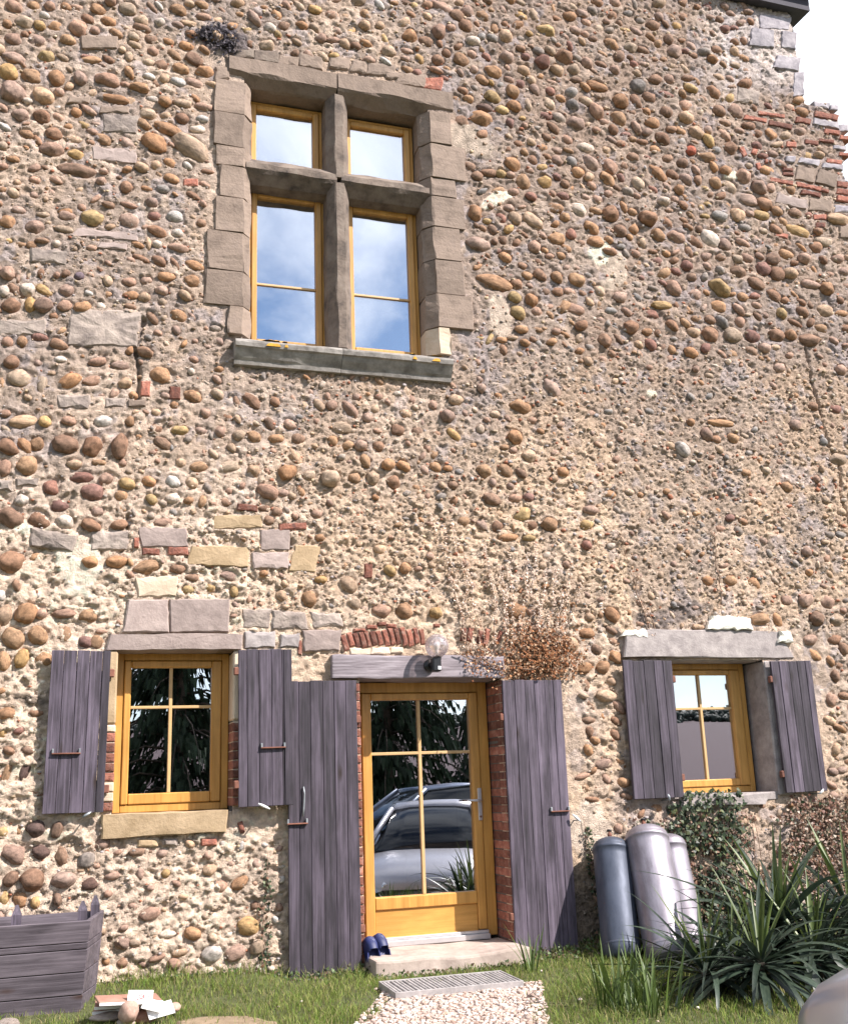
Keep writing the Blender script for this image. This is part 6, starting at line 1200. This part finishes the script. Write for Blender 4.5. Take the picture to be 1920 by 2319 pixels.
def car(loc, heading, label, paint, van=False):
    root = empty('parked_car', loc); root.rotation_euler = (0, 0, heading); tag(root, label, 'car')
    if not van:
        B = [(-1.98, .60, .36, .62, .66, .0), (-1.93, .74, .26, .80, .88, .0), (-1.75, .80, .20, .86, .93, .0), (-1.2, .83, .18, .86, .93, .0), (0, .84, .18, .84, .91, .0), (.75, .84, .18, .82, .90, .01), (1.15, .83, .18, .78, .86, .03), (1.55, .81, .18, .72, .78, .04), (1.82, .76, .20, .64, .70, .03), (1.96, .66, .24, .54, .59, .02), (2.04, .48, .30, .44, .47, .01)]
        Gs = [(-1.80, .66, .90, .92), (-1.55, .62, .88, 1.30), (-1.0, .60, .88, 1.42), (-.2, .60, .88, 1.44), (.25, .60, .88, 1.38), (1.05, .72, .88, .90)]
    else:
        B = [(-2.15, .72, .34, .9, .98, 0), (-2.1, .82, .24, 1.0, 1.08, 0), (0, .88, .20, .98, 1.06, 0), (1.0, .87, .20, .96, 1.02, .02), (1.6, .84, .20, .86, .92, .04), (2.0, .74, .24, .66, .72, .03), (2.15, .56, .3, .5, .54, .01)]
        Gs = [(-2.08, .74, 1.04, 1.10), (-2.0, .72, 1.02, 1.66), (-.5, .70, 1.02, 1.74), (.4, .69, 1.02, 1.68), (1.35, .76, 1.0, 1.04)]
    obj('body', mesh('body', *loft([sect(*b) for b in B]), paint, True), root)
    def gsec(x, w, z0, z1): k = (z1-z0); h = [(w*1.12, z0), (w*1.06, z0+k*.35), (w*.98, z0+k*.8), (w*.86, z1-.02*min(1, k*3)), (w*.5, z1+.01), (0, z1+.018)]; return [(x, a, b) for a, b in h]+[(x, -a, b) for a, b in h[-2::-1]]
    obj('windows', mesh('windows', *loft([gsec(*g_) for g_ in Gs]), M_CGLASS, True), root)
    roofs = [[(x, a, b) for x, a, b in [(g_[0], g_[1]*.90, g_[3]-.03), (g_[0], g_[1]*.86, g_[3]+.004), (g_[0], g_[1]*.5, g_[3]+.026), (g_[0], 0, g_[3]+.032), (g_[0], -g_[1]*.5, g_[3]+.026), (g_[0], -g_[1]*.86, g_[3]+.004), (g_[0], -g_[1]*.90, g_[3]-.03)]] for g_ in Gs[1:-1]]
    obj('roof', mesh('roof', *loft(roofs), paint, True), root)
    for s in (-1, 1):
        for (x0, w0, z0, z1), (x1, w1, z2, z3) in ((Gs[0], Gs[1]), (Gs[-1], Gs[-2]), ((-.42, .62, .88, Gs[2][3]), (-.40, .61, .88, Gs[2][3]))):
            v1, f1 = tube([(x0, s*w0*1.13, z0), ((x0+x1)/2, s*(w0*1.06+w1*.98)/2*1.015, (z0+z3)/2), (x1, s*w1*.90, z3-.01)], [.05, .04, .04], 6); obj('pillar', mesh('pillar', v1, f1, paint, True), root)
        m_ = obj('wing_mirror', mesh('wing_mirror', *lathe([(.001, -.11), (.06, -.09), (.085, 0), (.06, .09), (.001, .11)], 12), M_BLACK, True), root); m_.location = (Gs[-1][0]-.30, s*(Gs[-1][1]*1.13+.13), .98 if not van else 1.12); m_.rotation_euler = (math.pi/2, 0, 0)
        hb = B[-3]; h_ = obj('headlight', mesh('headlight', *lathe([(.001, -.06), (.09, -.05), (.13, 0), (.09, .05), (.001, .06)], 14), M_LAMPG, True), root); h_.location = (hb[0]+.07, s*hb[1]*.58, hb[3]-.11); h_.rotation_euler = (math.pi/2, 0, .5*s); h_.scale = (1.0, .55, 1)
        t_ = obj('tail_light', mesh('tail_light', *lathe([(.001, -.05), (.07, -.04), (.09, 0), (.07, .04), (.001, .05)], 12), M_LAMPR, True), root); t_.location = (B[1][0]+.02, s*B[1][1]*.94, .76); t_.rotation_euler = (0, math.pi/2, 0)
        for wx in (-1.25, 1.28):
            wh = obj('wheel', mesh('wheel', *lathe([(.19, -.09), (.27, -.10), (.305, -.07), (.31, 0), (.305, .07), (.27, .10), (.19, .09)], 28), M_TYRE, True), root); wh.location = (wx, s*.76, .31); wh.rotation_euler = (math.pi/2, 0, 0)
            obj('rim', mesh('rim', *lathe([(.001, -s*.06), (.05, -s*.085), (.10, -s*.06), (.18, -s*.07), (.20, -s*.092), (.205, 0)], 20), M_ALU, True), wh)
    obj('bumper', mesh('bumper', *loft([[(B[-1][0]+.0-abs(y)**2*.55, y, z) for z in (.30, .36, .42)]+[(B[-1][0]+.035-abs(y)**2*.55, y, z) for z in (.42, .36, .30)] for y in [-.62+.124*i for i in range(11)]]), M_BLACK), root)
    return root
car((4.72, -5.22, gz(4.4, -5.5)-.02), math.radians(112), 'silver small car parked at the right, its front corner showing', M_CARP)
car((6.4, -10.4, gz(6.4, -10.4)-.1), math.radians(172), 'blue grey estate car parked behind, mirrored in the door glass', M_VANP, True)
M_SPR = leafy(vcol('spruce_needles', .7, 0, 5, .001, .3, spec=.2), .1); M_BARK = simple('spruce_bark', (.05, .035, .028), (.10, .075, .06), 12, .95, .8, 20, .03, .1)
def spruce(x, y, h, rad, label, seed):
    r = random.Random(seed); z0 = gz(x, y); root = empty('spruce_tree', (x, y, z0)); tag(root, label, 'tree', 'spruces behind the yard')
    obj('trunk', mesh('trunk', *tube([(0, 0, -.2), (.03, 0, h*.4), (0, .02, h)], [.22, .15, .02], 9), M_BARK, True), root); V, F, Cc, n = [], [], [], 0; br = []
    z = .5
    while z < h-.2:
        t = z/h; L = rad*(1-t)**.8*r.uniform(.8, 1.1)+.1
        for k in range(7):
            az = r.uniform(0, 6.283); dx, dy = math.cos(az), math.sin(az); pts = [Vector((dx*L*s, dy*L*s, z+.10*L*math.sin(s*3)-.32*L*s*s)) for s in (0, .35, .7, 1)]; br.append(tube(pts, [.03, .022, .014, .005], 4))
            for q in range(int(16+26*L)):
                s = r.random()**.7; p = pts[0].lerp(pts[3], s)+Vector((r.gauss(0, .10), r.gauss(0, .10), -r.uniform(0, .45)*(.4+.6*s)))+Vector((0, 0, .10*L*math.sin(s*3)*.7)); a = r.uniform(0, 6.28); w_, l_ = r.uniform(.03, .06), r.uniform(.14, .30)
                u = np.array([math.cos(a)*w_, math.sin(a)*w_, 0]); d = np.array([dx*.35*l_, dy*.35*l_, -l_]); b_ = np.array(p); V.append(np.stack([b_-u, b_+u, b_+u*.3+d, b_-u*.3+d])); F.append(np.array([[n, n+1, n+2, n+3]])); n += 4; Cc.append(np.tile(np.array((.018, .030, .016))*r.uniform(.6, 1.6), (4, 1)))
        z += .30
    obj('branches', mesh('branches', *merge(br), M_BARK, True), root); tag(obj('crown', np_mesh('crown', np.concatenate(V), np.concatenate(F), M_SPR, False, np.concatenate(Cc)), root), kind='stuff')
spruce(2.2, -15.5, 8.5, 3.0, 'dark spruce mirrored in the left window', 21); spruce(7.3, -16.5, 8.0, 2.8, 'dark spruce mirrored in the upper door glass', 22); spruce(-3.6, -17, 9.0, 3.0, 'dark spruce farthest to the left behind the yard', 23)
spruce(11.2, -18.5, 6.0, 2.5, 'smaller dark spruce to the right behind the yard', 24)
gv, gf, gc = [], [], []; gn = 0                                        # the wooded ridge beyond the field
for k in range(14000):
    x = R.uniform(-160, 260); y = -190+R.gauss(0, 10); s = R.uniform(.3, .8); q = (ico+np.array([[R.uniform(-.3, .3) for _ in range(3)] for _ in range(12)]))*np.array([s, s, s*1.1])
    gv.append(q+np.array([x, y, gz(x, y)+R.uniform(.0, 1.6+.9*math.sin(x*.05)+mnoise.noise(Vector((x*.15, 0, 0)))*2)])); gf.append(icf+gn); gn += 12; gc.append(np.tile(np.array((.022, .030, .024))*R.uniform(.6, 1.5), (12, 1)))
tag(obj('far_wood', np_mesh('far_wood', np.concatenate(gv), np.concatenate(gf), M_SPR, False, np.concatenate(gc))), 'distant dark wood along the ridge beyond the field', 'wood', kind='stuff')
